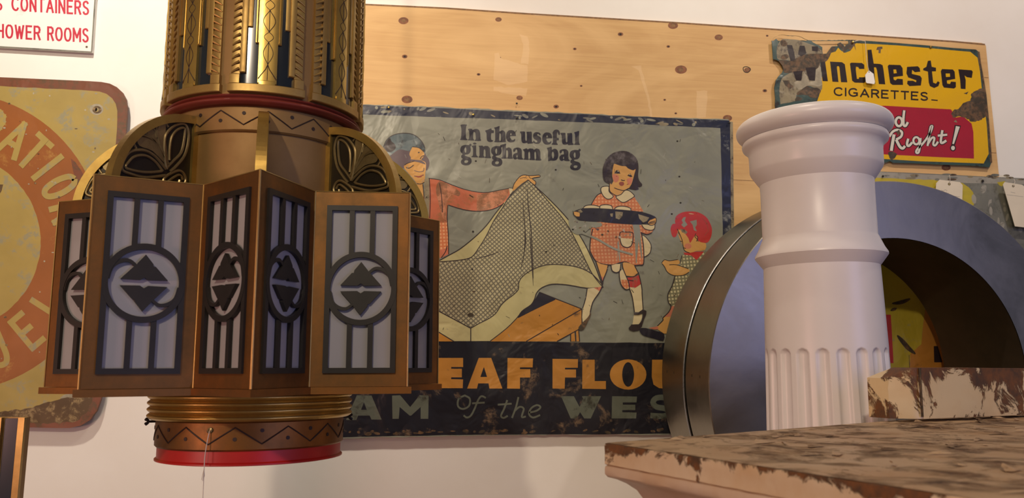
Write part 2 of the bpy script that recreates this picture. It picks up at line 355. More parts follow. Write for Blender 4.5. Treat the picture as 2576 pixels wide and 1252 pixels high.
# ------------------------------------------------------------------ flat painted things on the wall
class Art:
    """a sheet on the plane y = Y; shapes are given in photo pixels and laid on as thin coats of paint"""
    def __init__(s, Y, step=.00006):
        s.Y, s.step, s.bm, s.k, s.mats, s.boxes = Y, step, bmesh.new(), 0, [], []
    def layer(s, pts, pad=0):
        # each coat of paint lies on whatever coats it covers
        x0, x1 = min(p[0] for p in pts)-pad, max(p[0] for p in pts)+pad; y0, y1 = min(p[1] for p in pts)-pad, max(p[1] for p in pts)+pad
        k = 1+max([b[4] for b in s.boxes if b[0] < x1 and b[1] > x0 and b[2] < y1 and b[3] > y0] or [0])
        s.boxes.append((x0, x1, y0, y1, k)); return s.Y - k*s.step
    def mi(s, m):
        m = M[m]
        if m not in s.mats: s.mats.append(m)
        return s.mats.index(m)
    def body(s, outer, m, th, holes=()):
        mi = s.mi(m); s.ref = onY(*outer[0], s.Y)
        extrude_poly(s.bm, outer, holes, lambda x, y, h: onY(x, y, s.Y)+Vector((0, h, 0)), 0, th, mi)
        return s
    def fill(s, outer, m, holes=(), sm=0, lift=True):
        if sm: outer = cr(outer, sm); holes = [cr(h, sm) for h in holes]
        y = s.layer(outer); mi = s.mi(m)
        loops = [outer]+list(holes); fl = [p for l in loops for p in l]
        ar = lambda l: abs(sum(l[i-1][0]*l[i][1]-l[i][0]*l[i-1][1] for i in range(len(l))))*.5
        for att in range(3):
            T_ = tessellate_polygon([[Vector((a, b, 0)) for a, b in l] for l in loops])
            if abs(sum(ar([fl[i] for i in t]) for t in T_) - ar(outer) + sum(ar(h) for h in holes)) < .05*ar(outer)+.5: break
            if att == 0: loops = [l[::2] for l in loops]; outer = loops[0]; holes = loops[1:]
            else: loops = [[(a+R_.uniform(-.02, .02), b+R_.uniform(-.02, .02)) for a, b in l] for l in loops]
            fl = [p for l in loops for p in l]
        V = []
        for x, yy in fl:
            V.append(s.bm.verts.new(onY(x, yy, y)))
        for t in T_:
            try: s.bm.faces.new([V[i] for i in t]).material_index = mi
            except ValueError: pass
        return s
    def line(s, pts, w, m='inkline', sm=3, closed=False, lift=True, taper=False):
        if sm: pts = cr(pts, sm, closed)
        y = s.layer(pts, w*.5); mi = s.mi(m); n = len(pts); L = []; Rr = []
        for i, p in enumerate(pts):
            a = pts[(i-1) % n] if closed or i else p; b = pts[(i+1) % n] if closed or i < n-1 else p
            dx, dy = b[0]-a[0], b[1]-a[1]; d = math.hypot(dx, dy) or 1
            ww = w*.5
            if taper: t = i/(n-1); ww *= max(.15, math.sin(PI*min(max(t, .02), .98))**.5)
            nx, ny = -dy/d*ww, dx/d*ww
            L.append(s.bm.verts.new(onY(p[0]+nx, p[1]+ny, y)))
            Rr.append(s.bm.verts.new(onY(p[0]-nx, p[1]-ny, y)))
        for i in range(n if closed else n-1):
            j = (i+1) % n
            s.bm.faces.new((L[i], L[j], Rr[j], Rr[i])).material_index = mi
        return s
    def dot(s, x, y, rx, ry=None, m='inkline', lift=True, hole=None, a=0):
        ry = ry or rx
        c = [(x+rx*math.cos(t)*math.cos(a)-ry*math.sin(t)*math.sin(a), y+rx*math.cos(t)*math.sin(a)+ry*math.sin(t)*math.cos(a)) for t in [2*PI*i/28 for i in range(28)]]
        hs = [[(x+hole[0]*math.cos(t), y+hole[1]*math.sin(t)) for t in [2*PI*i/28 for i in range(28)]]] if hole else []
        return s.fill(c, m, hs, lift=lift)
    def build(s, name, label, cat, parent=None, group=None):
        vs = s.bm.verts; vs.ensure_lookup_table()
        c = Vector(((min(v.co.x for v in vs)+max(v.co.x for v in vs))/2, s.Y, (min(v.co.z for v in vs)+max(v.co.z for v in vs))/2))
        for v in vs: v.co -= c
        # painted faces all look at the room
        for f in s.bm.faces:
            f.normal_update()
            if abs(f.normal.y) > .9 and f.normal.y > 0 and f.calc_center_median().y < .0001: f.normal_flip()
        me = bpy.data.meshes.new(name); s.bm.to_mesh(me); s.bm.free()
        for m in s.mats: me.materials.append(m)
        o = bpy.data.objects.new(name, me); C.objects.link(o); o.location = c
        return tag(o, label, cat, group)

GL = {  # sans capitals: width, strokes (smooth?, points) in a box of height 1
'A': (.8, [(0, [(0,0),(.4,1),(.8,0)]), (0, [(.14,.32),(.66,.32)])]),
'C': (.8, [(1, [(.78,.78),(.66,.95),(.42,1),(.12,.86),(0,.5),(.12,.14),(.42,0),(.66,.05),(.78,.22)])]),
'D': (.75, [(1, [(0,0),(0,.5),(0,1),(.4,.98),(.7,.75),(.75,.5),(.7,.25),(.4,.02),(0,0)])]),
'E': (.62, [(0, [(.62,1),(0,1),(0,0),(.62,0)]), (0, [(0,.53),(.52,.53)])]),
'G': (.85, [(1, [(.78,.8),(.66,.95),(.42,1),(.12,.86),(0,.5),(.12,.14),(.42,0),(.7,.08),(.82,.3)]), (0, [(.82,.12),(.82,.44),(.5,.44)])]),
'H': (.7, [(0, [(0,0),(0,1)]), (0, [(.7,0),(.7,1)]), (0, [(0,.5),(.7,.5)])]),
'I': (.02, [(0, [(.01,0),(.01,1)])]),
'L': (.6, [(0, [(0,1),(0,0),(.6,0)])]),
'M': (.9, [(0, [(0,0),(0,1),(.45,.3),(.9,1),(.9,0)])]),
'N': (.7, [(0, [(0,0),(0,1),(.7,0),(.7,1)])]),
'O': (.8, [(1, [(.4,1),(.12,.88),(0,.5),(.12,.12),(.4,0),(.68,.12),(.8,.5),(.68,.88),(.4,1)])]),
'R': (.68, [(0, [(0,0),(0,1),(.42,1),(.6,.92),(.66,.76),(.6,.58),(.42,.5),(0,.5)]), (0, [(.38,.5),(.68,0)])]),
'S': (.65, [(1, [(.62,.82),(.5,.97),(.3,1),(.08,.92),(.03,.74),(.15,.58),(.5,.44),(.63,.27),(.56,.08),(.32,0),(.1,.05),(0,.2)])]),
'T': (.7, [(0, [(0,1),(.7,1)]), (0, [(.35,1),(.35,0)])]),
'U': (.7, [(1, [(0,1),(0,.5),(.02,.22),(.15,.04),(.35,0),(.55,.04),(.68,.22),(.7,.5),(.7,1)])]),
'W': (1., [(0, [(0,1),(.25,0),(.5,.9),(.75,0),(1,1)])]),
}
def text(art, word, p0, p1, h, w, m, gap=.28, slant=0):
    tw = sum(GL[c][0] for c in word) + gap*(len(word)-1)
    ux, uy = (p1[0]-p0[0])/tw, (p1[1]-p0[1])/tw
    x = 0; art.k += 1
    for c in word:
        for sm, pts in GL[c][1]:
            q = [(p0[0]+(x+a)*ux+slant*b*h, p0[1]+(x+a)*uy-b*h) for a, b in pts]
            if sm: art.line(q, w, m, 4, lift=False)
            else:
                for i in range(len(q)-1):
                    a, b = q[i], q[i+1]; d = math.hypot(b[0]-a[0], b[1]-a[1]); e = w*.42/d
                    art.line([(a[0]-(b[0]-a[0])*e, a[1]-(b[1]-a[1])*e), (b[0]+(b[0]-a[0])*e, b[1]+(b[1]-a[1])*e)], w, m, 0, lift=False)
        x += GL[c][0] + gap
def ragged(pts, amp, step=14, seed=3):
    r = random.Random(seed); out = []
    n = len(pts)
    for i in range(n):
        a, b = pts[i], pts[(i+1) % n]; d = math.hypot(b[0]-a[0], b[1]-a[1]); k = max(1, int(d/step))
        for j in range(k):
            t = j/k; s = 0 if j == 0 else amp
            out.append((a[0]+(b[0]-a[0])*t+r.uniform(-s, s), a[1]+(b[1]-a[1])*t+r.uniform(-s, s)))
    return out
def screw(name, x, y, Y, r, m, label, parent):
    p = onY(x, y, Y); bm = bmesh.new()
    lathe(bm, [(r, 0), (r, .001), (r*.8, .0022), (r*.25, .0026), (r*.2, .0016), (0.0001, .0016)], 20)
    o = obj(name, bm, M[m], loc=p, rot=(PI/2, 0, 0), smooth=True)
    o.parent = parent; o.location = p - parent.location
    if label: o['label'] = label
    return o

# --- plywood backing board
PY = 2.8095
a = Art(PY)
top = [(470,-12),(925,10),(1120,19),(1130,22),(1146,20),(1325,33),(1345,38),(1420,42),(1432,40),(1700,55),(1950,72),(2400,103),(2470,108),(2480,114)]
a.body(top+[(2492,240),(2513,441),(2513,447),(1928,440),(1928,1010),(470,1010)], 'ply', WALL-PY-.0005)
for x, y, r in [(1015,52,11),(1254,49,7),(1561,86,6),(1808,94,9),(1713,175,13),(1446,123,4),(1024,250,12),(1307,246,7),(1399,268,6),(1204,187,4),(1018,142,6),(1257,145,3),(1462,216,3),(1830,297,10),(1924,228,5),(1672,251,3),(1880,176,7),(1693,64,11),(1681,117,4),(2380,421,10),(1700,285,3),(1930,90,3)]:
    a.dot(x, y, r*1.15, r*.8, 'knot')
    a.dot(x, y, r*.55, r*.4, 'ply_edge' if r > 6 else 'dark')
for q in ['805,315 830,310 840,340 960,380 1000,385 1000,480 880,500 800,470', '800,510 1000,520 990,565 940,560 800,535', '950,200 1000,215 1010,250 1005,380 960,375 975,260', '1610,390 1670,385 1690,480 1715,560 1735,685 1725,690 1700,560 1670,470 1655,415', '1995,535 2060,535 2050,690 1995,695']:
    a.fill(ragged(Z(900,0,2.342,q), 1.5, 9), 'ply_pale')
a.line([(1870,170),(1880,168),(1888,174),(1882,182),(1872,180)], 2, 'dark', 3, True)
a.line([(2476,195),(2486.5,195.6)], 1.6, 'ply_edge', 0); a.line([(2493,384),(2506,384.8)], 1.6, 'ply_edge', 0); a.line([(1842,452),(1915,456)], 1.4, 'ply_edge', 0)
a.line([(470,-11),(925,11.5),(1120,20.5),(1325,34.5),(1700,57),(2400,104.5),(2478,112)], 4, 'ply_edge', 0)
ply = a.build('plywood_board', 'large pale knotty plywood board mounted on the white wall behind the painted signs', 'board')

# --- the flour sign
SY = 2.800
a = Art(SY)
edge = [(480,247),(925,262),(1180,272),(1500,287),(1660,295),(1672,302),(1684,296),(1832,300),(1839,308),(1840,420),(1842,575),(1850,800),(1862,1094),(1500,1092),(1200,1095),(1000,1099),(480,1110)]
a.body(ragged(edge, 1.4, 16), 'sign_grey', .0035)
a.fill(ragged([(482,249),(925,264),(1500,289),(1834,303),(1839,312),(1842,575),(1850,870),(1825,870),(1812,322),(1500,308),(920,288),(482,271)], .7, 30), 'navy')
a.fill(ragged([(482,852),(1665,862),(1852,864),(1860,1090),(1200,1093),(482,1106)], .8, 40), 'black_field')
a.line([(1840,306),(1843,575),(1853,860)], 7, 'chip', 0)
# lower edge wear
for i in range(46):
    x = 880+R_.random()*800; a.dot(x, 1086+R_.uniform(-3, 5)+(1100-x)*.008, R_.uniform(3, 9), R_.uniform(1.5, 4), 'rust', lift=(i % 10 == 0), a=R_.uniform(-.4, .4))
# woman
z1 = lambda t: Z(900,240,2.7217,t); z3 = lambda t: Z(1050,580,2.2354,t); z4 = lambda t: Z(1430,360,5.216,t); z5 = lambda t: Z(1430,560,3.911,t); zf = lambda t: Z(940,320,3.68,t); z6b = lambda t: Z(1380,280,2.981,t)
a.fill(zf('60,260 90,185 115,125 165,80 235,58 335,58 405,90 455,145 475,195 482,255 512,300 515,350 492,400 470,380 400,330 300,380 200,360 100,320'), 'mauve', sm=4)
a.fill(zf('60,260 90,185 115,125 165,80 235,58 335,58 405,90 455,145 475,195 478,250 440,230 370,180 330,220 240,205 170,250 110,290'), 'hair_blue', sm=4)
a.fill(zf('85,215 95,185 120,130 150,100 165,130 190,150 205,190 170,225 120,228'), 'hair', sm=3)
a.line(zf('90,185 115,125 165,80 235,58 335,58 405,90 455,145 475,195'), 2)
a.fill(zf('365,180 420,195 460,225 468,262 440,300 475,320 485,350 478,420 470,500 440,522 400,520 370,480 300,400 280,365 300,330 345,290 330,250 345,210'), 'skin', sm=3)
a.fill(zf('395,520 455,515 462,640 475,800 430,600'), 'skin')
a.fill(zf('330,295 380,300 440,305 475,330 480,345 420,325 350,312 290,350 285,345'), 'mauve')
for q, w in (('285,350 320,330 380,312',2),('300,372 330,378 370,350',2.2),('375,400 420,412 460,405 465,375',1.8),('430,295 445,270 468,262',2),('375,450 420,460 465,440',1.6),('400,522 440,524 472,505',2),('360,180 420,190 462,225',2),('410,235 425,232',3),('455,525 465,640 462,720',2)): a.line(zf(q), w, 'mauve' if w < 2 else 'inkline')
a.fill(zf('378,447 420,452 462,435 440,462 410,466'), 'lip')
a.fill(z1('485,567 560,578 640,610 740,645 860,665 960,650 1040,635 1060,640 1040,680 1000,740 920,780 820,792 720,780 620,748 612,830 620,960 622,1085 570,1112 480,1100 460,840 455,700 470,590'), 'shawl')
a.fill(z1('815,678 900,665 960,652 1035,640 1025,690 990,735 910,778 815,790'), 'shawl_worn')
a.fill(z1('560,585 640,620 700,660 690,690 640,680 600,760 612,860 580,830 545,700 535,640'), 'shawl_worn', sm=2)
a.fill(z1('555,870 610,870 616,960 618,1040 560,1060'), 'dress')
a.fill(z1('455,575 488,560 492,700 488,830 458,830'), 'chip')
for q in ('485,567 560,578 640,610 740,645 860,665 960,650 1040,635', '622,750 720,780 820,792 920,780 1000,740', '617,750 612,830 620,960 622,1085', '490,570 497,700 492,840', '560,600 575,700 580,800', '572,1110 600,1070 612,1030'): a.line(z1(q), 2)
a.fill(z1('1035,632 1062,635 1068,650 1042,682'), 'cream2'); a.line(z1('1035,632 1062,635 1068,650 1042,682'), 1.6, sm=0)
a.fill(z1('1060,640 1072,602 1110,555 1140,544 1170,548 1205,548 1240,545 1248,556 1195,567 1218,590 1215,612 1197,605 1170,580 1130,598 1100,622 1066,652'), 'skin', sm=3)
a.line(z1('1060,640 1072,602 1110,555 1140,544 1170,548 1205,548 1240,545 1248,556 1195,567 1218,590 1215,612 1197,605 1170,580'), 2)
a.line(z1('1170,548 1180,565 1197,570'), 1.4); a.line(z1('1110,570 1135,562 1160,565'), 1.2)
# cloth bag
a.fill(z1('520,1145 560,1130 620,1095 700,1050 800,970 880,890 940,810 1000,735 1100,630 1020,720 990,780 930,870 880,960 830,1045 780,1108 700,1128 560,1142'), 'cream')
ging = z1('180,1140 560,1138 700,1126 780,1105 830,1040 880,960 930,860 990,770 1030,705 1100,630 1165,578 1215,625 1300,720 1430,870 1500,1000 1560,1130 1600,1200')
ging2 = z3('985,245 930,215 850,195 750,190 680,205 620,235 585,265 570,295 568,330 540,360 500,390 470,420 440,465 400,495 350,520 300,548 125,455 -300,225 -300,140')
a.fill(ging+ging2, 'bag')
a.fill(z3('985,245 1040,315 950,322 850,305 760,300 700,320 670,350 660,380 640,415 590,450 560,490 500,550 410,620 205,620 120,570 -300,345 -300,225 125,455 300,548 350,520 400,495 440,465 470,420 500,390 540,360 568,330 570,295 585,265 620,235 680,205 750,190 850,195 930,215'), 'cream')
a.fill([(1346,468),(1385,504),(1433,556),(1466,604),(1488,648),(1500,676),(1516,720),(1491,690),(1473,655),(1450,607),(1421,556),(1378,505)], 'cream')
a.fill(z3('665,380 685,345 775,380 560,490 590,450 640,415'), 'ink')
a.fill(z3('560,490 775,385 925,440 925,545 785,622 410,622 500,550'), 'orange')
a.fill(z3('-300,340 120,570 200,622 -300,622'), 'orange')
a.fill(z3('862,580 882,568 888,622 862,622'), 'orange'); a.fill(z3('892,562 905,556 910,622 895,622'), 'orange')
for q in ('985,245 930,215 850,195 750,190 680,205 620,235 585,265 570,295 568,330 540,360 500,390 470,420 440,465 400,495 350,520 300,548', '985,245 1045,318 950,322 850,305 760,300 700,320 670,350 660,380 640,415 590,450 560,490 500,550 410,620'): a.line(z3(q), 2.2)
for q in ('300,548 125,455 -300,225', '300,548 300,622', '685,345 925,440', '925,440 612,622', '925,440 925,545 785,622', '925,545 905,556', '862,580 862,622', '888,568 891,622', '907,556 912,622', '-300,340 120,570 205,622'): a.line(z3(q), 2.4, sm=0)
a.line(z3('565,488 680,430 775,385'), 3, 'ink'); a.line(z3('600,0 605,60 598,140 580,225'), 2.2, taper=True); a.line(z3('632,0 640,120 652,310'), 2.6, taper=True)
a.line(z3('320,160 400,140 470,115'), 2.2, taper=True); a.line(z1('1130,710 1140,860 1150,1000 1130,1120'), 2.2, taper=True); a.line(z1('1158,625 1170,780 1190,960 1203,1252'), 2.4, taper=True)
a.line(z1('1165,578 1100,630 1030,705 990,770 930,860 880,960 830,1040 780,1105 700,1126 560,1138'), 2); a.line(z1('1000,735 940,810 880,890 800,970 700,1050 620,1095 540,1140'), 2.4)
a.line([(1328,452),(1346,468),(1378,505),(1421,556),(1450,607),(1473,655),(1491,690),(1513,718)], 2); a.line([(1346,468),(1385,504),(1433,556),(1466,604),(1488,648),(1500,676),(1516,720)], 2.4)
a.dot(1184,792,8,5,'rust'); a.dot(1192,733,4,2,'rust')
# girl
a.fill(z4('440,650 380,680 330,750 295,820 500,870 880,900 985,895 940,820 885,740 860,700 700,640'), 'dress')
a.fill(z5('225,60 300,-30 640,-30 710,60 722,120 738,250 740,405 700,415 640,418 570,388 510,390 430,415 320,405 260,370 225,300 210,260 215,140'), 'dress')
a.fill(z5('715,115 760,140 812,215 805,290 770,325 742,338 735,230'), 'cream2'); a.line(z5('715,115 760,140 812,215 805,290 770,325 742,338'), 2)
for q in ('625,0 700,20 728,350 718,350 690,180 672,395 662,395 655,200 640,60', '480,200 495,170 512,380 500,380', '485,260 490,260 480,370 475,370'): a.fill(z5(q), 'sign_grey')
a.fill(z5('510,95 630,95 636,150 620,222 580,243 530,226 508,165'), 'dress', sm=2); a.fill(z5('513,150 632,160 618,222 580,241 532,224 514,190'), 'cream2')
a.line(z5('510,95 570,92 630,97 636,150 620,222 580,243 530,226 508,165'), 2.4, closed=True)
a.line(z5('240,60 220,150 211,260 228,310 262,368 320,403 430,415 510,392 570,387 640,418 700,415 738,408 742,300 735,200 718,100'), 2.6)
a.fill(z5('420,420 515,405 505,470 470,490 435,475'), 'cream2', sm=2); a.line(z5('420,420 430,470 470,490 505,470 515,405'), 2.4)
a.fill(z5('270,380 320,405 390,420 375,480 350,540 310,520'), 'skin'); a.fill(z5('315,522 352,540 335,590'), 'blush')
a.fill(z5('188,648 330,628 300,690 240,780 212,880 160,862 140,840 168,750'), 'cream2'); a.fill(z5('250,640 330,628 305,672'), 'blush')
a.fill(z5('530,400 570,390 650,420 675,470 680,500 640,530 570,520 540,460'), 'skin', sm=2)
a.fill(z5('570,540 640,535 690,512 712,600 660,640 600,632'), 'red'); a.fill(z5('600,632 660,640 711,605 724,700 732,850 690,880 655,882 630,740'), 'cream2')
a.fill(z5('500,490 520,460 550,480 590,580 600,650 560,655 520,610'), 'cream2', sm=2); a.fill(z5('515,560 580,560 598,640 560,652 525,615'), 'dress')
for q in ('270,380 315,522 340,600','390,420 375,480 345,555 330,628 300,690 240,780 212,890','185,648 168,750 140,840','530,400 540,460 590,580 600,640 630,740 650,880','650,420 675,470 695,512 722,640 724,700 735,850','520,460 500,490 515,600 560,655 600,650','570,525 640,530 680,500','590,565 640,572'): a.line(z5(q), 2.4)
a.fill(z5('140,855 180,850 212,880 190,960 140,975 135,930'), 'cream2'); a.fill(z5('120,1000 190,930 215,890 222,905 190,975 150,1050 110,1058 98,1035'), 'rust', sm=2)
a.fill(z5('645,905 722,890 725,930 700,995 630,1000'), 'cream2')
a.fill(z5('645,878 690,880 735,850 768,868 765,900 740,960 722,1020 690,1060 640,1068 600,1055 592,1035 620,1000 690,1000 722,960 735,890 690,905 645,905'), 'hair')
a.fill(z5('700,1040 760,1035 850,1060 940,1090 932,1162 850,1140 740,1110 705,1075'), 'ink', sm=2)
# head
a.fill(z4('450,400 450,330 480,240 530,170 600,122 700,100 790,115 870,170 910,240 920,330 915,420 930,490 968,540 950,570 908,578 925,600 880,612 820,602 780,590 700,560 560,540 480,505 455,455'), 'hair', sm=3)
a.fill(z4('540,520 600,575 730,615 720,660 690,690 640,692 580,660 540,610'), 'skin', sm=2)
a.fill(z4('600,270 640,282 700,300 755,303 780,330 850,357 882,338 866,400 850,460 825,540 780,600 730,620 660,606 600,585 565,545 590,500 575,440 578,360 590,300'), 'skin', sm=2)
a.fill(z4('582,410 640,415 662,450 650,500 610,515 588,480'), 'blush', sm=3); a.fill(z4('770,470 820,450 838,480 822,530 790,545 772,510'), 'blush', sm=3)
for q in ('600,398 625,355 660,352 682,400 640,400', '770,425 810,395 840,440 815,445'): a.fill(z4(q), 'hair')
for x, y in ((652,366),(806,410)): a.dot(*z4('%d,%d' % (x, y))[0], 1.6, 1.2, 'cream2')
a.fill(z4('662,520 690,505 725,512 728,545 700,562 672,550'), 'lip', sm=2); a.line(z4('690,480 720,490 740,488'), 2.4); a.line(z4('765,545 790,533'), 1.8, 'lip', 0); a.line(z4('625,430 638,438'), 2, 'lip', 0)
a.line(z4('600,585 660,608 730,620 790,590'), 2); a.line(z4('540,520 540,620 580,662 640,692 690,690 730,640'), 2)
a.fill(z4('425,600 450,570 528,567 530,620 545,650 588,692 560,725 510,732 465,700 435,650'), 'cream2', sm=3); a.fill(z4('622,702 690,672 740,620 800,625 860,680 860,702 800,742 750,770 710,776 670,755'), 'cream2', sm=3)
a.line(z4('425,600 450,570 528,567 530,620 545,650 588,692 560,725 510,732 465,700 435,650'), 2, closed=True); a.line(z4('622,702 690,672 740,620 800,625 860,680 860,702 800,742 750,770 710,776 670,755'), 2, closed=True)
a.line(z4('440,650 380,680 330,750 295,815'), 2)
for q in ('185,858 230,818 330,812 410,835 412,858', '410,860 418,820 480,806 560,818 582,862', '600,862 650,830 740,828 815,855 818,882'):
    a.fill(z4(q), 'cream2', sm=2); a.line(z4(q), 2.2)
a.fill(z4('72,905 100,880 200,852 400,852 600,865 820,882 1000,910 1130,958 1142,985 1090,1022 1050,1050 960,1062 860,1066 600,1050 420,1032 280,1025 150,1010 100,972'), 'ink', sm=2)
a.fill(z4('615,895 715,905 705,960 665,1000 620,985'), 'chip'); a.fill(z4('915,930 1060,975 1030,1020 980,1040 930,990'), 'chip'); a.fill(z4('545,925 585,918 580,965 555,960'), 'chip'); a.fill(z4('120,885 160,868 188,900 150,920'), 'chip')
a.fill(z4('68,900 130,905 148,925 142,965 100,962 66,930'), 'skin', sm=2); a.line(z4('68,900 66,930 100,962 142,965'), 1.8)
a.fill(z4('928,1072 962,1070 1000,1122 1090,1145 1125,1125 1090,1175 1030,1195 948,1165'), 'dress'); a.fill(z4('960,1066 1045,1072 1135,1072 1130,1120 1080,1142 1010,1122 972,1092'), 'cream2', sm=2)
a.fill(z4('1045,1045 1080,1002 1140,978 1153,1010 1135,1060 1085,1072'), 'skin', sm=2)
for q in ('1080,1002 1140,978 1153,1010 1135,1060 1085,1076 1040,1060','1062,1040 1100,1030 1140,1020','1055,1052 1100,1048 1138,1040','962,1070 1000,1122 1085,1142 1130,1118 1135,1070','948,1168 1030,1195 1095,1172'): a.line(z4(q), 2)
a.fill(Z(1430,360,5.216,'0,1000 60,960 110,1010 170,1020 300,1030 420,1040 440,1080 360,1110 300,1100 230,1160 120,1200 30,1140'), 'sign_grey', sm=2)
for i in range(26):
    t = R_.random(); a.dot(1436+t*150, 560+t*30+R_.uniform(-12, 16), R_.uniform(1.5, 5), R_.uniform(1, 2.6), R_.choice(['chip', 'rust', 'mauve', 'galv_pale']), lift=(i % 8 == 0), a=R_.uniform(0, 3))
a.line([(1445,578),(1500,600),(1545,625),(1592,640)], 5, 'sign_grey')
# boy
a.fill(z6b('1000,1080 1060,1075 1110,1110 1160,1055 1400,1000 1400,1260 1180,1260 1050,1200 985,1180'), 'shirt')
a.fill(z5('1050,520 1020,620 980,700 983,780 1010,820 1300,820 1300,500'), 'shirt')
a.fill(z5('1010,820 985,880 930,935 930,960 875,1015 850,1030 940,1090 1250,1090 1250,820'), 'skin'); a.fill(z5('1010,820 985,880 940,925 1250,925 1250,820'), 'blush')
a.fill(z5('790,1035 875,1018 890,1045 850,1050'), 'blush')
a.fill(z6b('960,870 1000,880 1050,950 1060,985 1100,905 1125,965 1180,990 1172,1040 1110,1045 1060,1062 1022,1045 1008,1010 998,985 982,950'), 'skin', sm=2)
a.dot(*z6b('1045,1010')[0], 9, 7, 'blush')
a.fill(z6b('960,880 950,800 990,762 1050,750 1120,756 1180,790 1212,840 1226,890 1215,950 1185,985 1125,972 1108,925 1085,950 1062,985 1048,950 1000,892'), 'red', sm=3)
a.fill(z6b('915,885 930,845 962,850 968,900 955,938 930,938'), 'red', sm=3); a.fill(z6b('1010,795 1030,790 1022,820 1042,850 1015,870 995,850 1008,835 998,815'), 'sign_grey')
a.fill(z6b('1060,825 1110,812 1112,850 1100,870 1112,900 1090,890 1080,850'), 'sign_grey'); a.fill(z6b('985,880 1020,885 1042,905 1030,920 1000,905'), 'chip')
a.line(z6b('1105,915 1098,940 1112,955 1122,975'), 1.8); a.line(z6b('970,905 990,935'), 1.2); a.line(z6b('1150,800 1185,840 1200,900'), 1.4, 'lip'); a.line(z6b('1170,930 1195,900'), 1.4, 'lip'); a.line(z6b('1050,765 1090,770'), 1.4, 'cream2', taper=True)
a.fill(z6b('1012,1058 1060,1060 1110,1050 1165,1050 1150,1070 1110,1115 1070,1080 1020,1075'), 'red')
a.fill(z6b('848,1135 870,1112 905,1120 970,1110 986,1140 962,1152 1050,1180 1052,1205 1010,1228 940,1230 892,1205 870,1165'), 'skin', sm=2)
for q in ('848,1135 870,1112 905,1120 970,1110','850,1140 870,1165 892,1205 940,1230 1010,1228 1052,1205','905,1150 960,1150 1050,1180','965,880 1000,960 1010,1015 1022,1045 1060,1062','1000,1080 985,1140','1105,930 1120,945 1108,975'): a.line(z6b(q), 1.8)
a.line(z6b('985,972 1005,975'), 1.6, sm=0); a.line(z6b('1008,1020 1030,1028'), 1.6, sm=0)
a.line(z5('1050,520 1020,620 980,700 983,780 1010,820 985,880 930,935 930,960 875,1015'), 2.4)
# "In the useful gingham bag"
g = lambda t: Z(1140,300,7.5765,t)
def off(t, dx, dy): return g(' '.join('%g,%g' % (float(w.split(',')[0])+dx, float(w.split(',')[1])+dy) for w in t.split()))
e_o = '1100,205 1150,215 1185,250 1195,300 1190,320 1090,322 1095,360 1120,392 1150,390 1175,370 1184,385 1165,425 1110,440 1055,430 1015,380 1005,320 1020,255 1055,215'; e_h = '1095,262 1110,265 1115,300 1090,302 1085,285'
u_o = '1275,232 1320,230 1362,232 1370,250 1372,330 1375,390 1385,408 1402,405 1405,360 1405,290 1400,255 1402,238 1450,236 1495,238 1500,330 1502,420 1525,440 1518,458 1470,463 1420,465 1410,447 1370,458 1325,450 1302,410 1296,290 1282,262'
g_o = '235,485 300,490 320,462 350,478 345,508 328,520 338,570 325,630 285,665 235,672 222,688 260,705 320,725 350,770 345,830 300,870 230,878 165,855 145,810 165,765 185,755 155,730 155,685 180,665 142,620 135,570 160,510'
g_h1 = '235,532 250,560 250,610 240,638 222,620 215,570'; g_h2 = '250,780 280,785 285,805 265,828 230,830 212,810 225,785'
a_o = '1140,600 1150,560 1200,540 1260,540 1300,570 1310,620 1312,725 1335,750 1325,768 1240,762 1225,745 1190,765 1150,750 1135,710 1150,665 1200,640 1222,635 1220,590 1205,570 1190,585 1175,615 1150,618'; a_h = '1222,675 1228,720 1215,730 1205,705'
T = [('160,100 200,97 255,98 262,112 248,140 243,200 243,330 250,365 275,380 262,398 200,396 140,395 130,380 150,350 157,250 155,170 140,115', ()),
 ('290,180 345,178 375,200 420,183 470,188 500,215 515,270 520,370 532,390 520,412 415,412 412,395 430,375 425,280 415,250 395,240 382,275 382,365 400,390 390,405 290,400 288,385 305,360 305,230 285,205', ()),
 ('608,215 660,198 725,170 735,205 775,212 770,265 728,265 722,360 735,395 760,400 750,425 700,435 655,415 640,370 636,280 628,250', ()),
 ('780,158 830,145 875,128 885,140 882,230 930,208 975,225 995,270 1000,390 1005,425 990,437 892,435 890,415 910,395 908,290 895,268 880,280 878,390 890,425 880,437 790,435 785,415 800,395 798,200 790,180', ()),
 (e_o, (e_h,)), (u_o, ()),
 ('1600,243 1650,258 1668,290 1650,302 1620,277 1600,290 1610,310 1660,335 1680,380 1670,430 1630,465 1580,465 1530,450 1522,420 1540,405 1570,440 1602,430 1595,405 1545,375 1522,330 1530,275 1560,248', ())]
a.k += 1
for o, hs in T: a.fill(cr(g(o), 2), 'ink', [g(h) for h in hs], lift=False)
a.fill(cr(off(e_o, 690, 43), 2), 'ink', [off(e_h, 690, 43)], lift=False)
a.fill(cr(g('1895,250 1930,205 1975,195 2020,215 2040,270 2025,300 2005,290 1995,262 1985,245 1980,270 1978,350 2010,352 2012,400 1975,400 1975,450 1992,470 1985,487 1885,482 1878,465 1900,440 1900,300'), 2), 'ink', lift=False)
a.fill(cr(off(u_o, 772, 27), 2), 'ink', lift=False)
a.fill(cr(g('2305,248 2350,235 2392,220 2402,235 2398,340 2398,440 2414,475 2405,490 2310,485 2308,470 2325,445 2322,290'), 2), 'ink', lift=False)
for dx, dy in ((0, 0), (587, 22), (2082, 96)): a.fill(cr(off(g_o, dx, dy), 2), 'ink', [cr(off(g_h1, dx, dy), 2), cr(off(g_h2, dx, dy), 2)], lift=False)
a.dot(*g('412,462')[0], 4.4, 2.6, 'ink', lift=False)
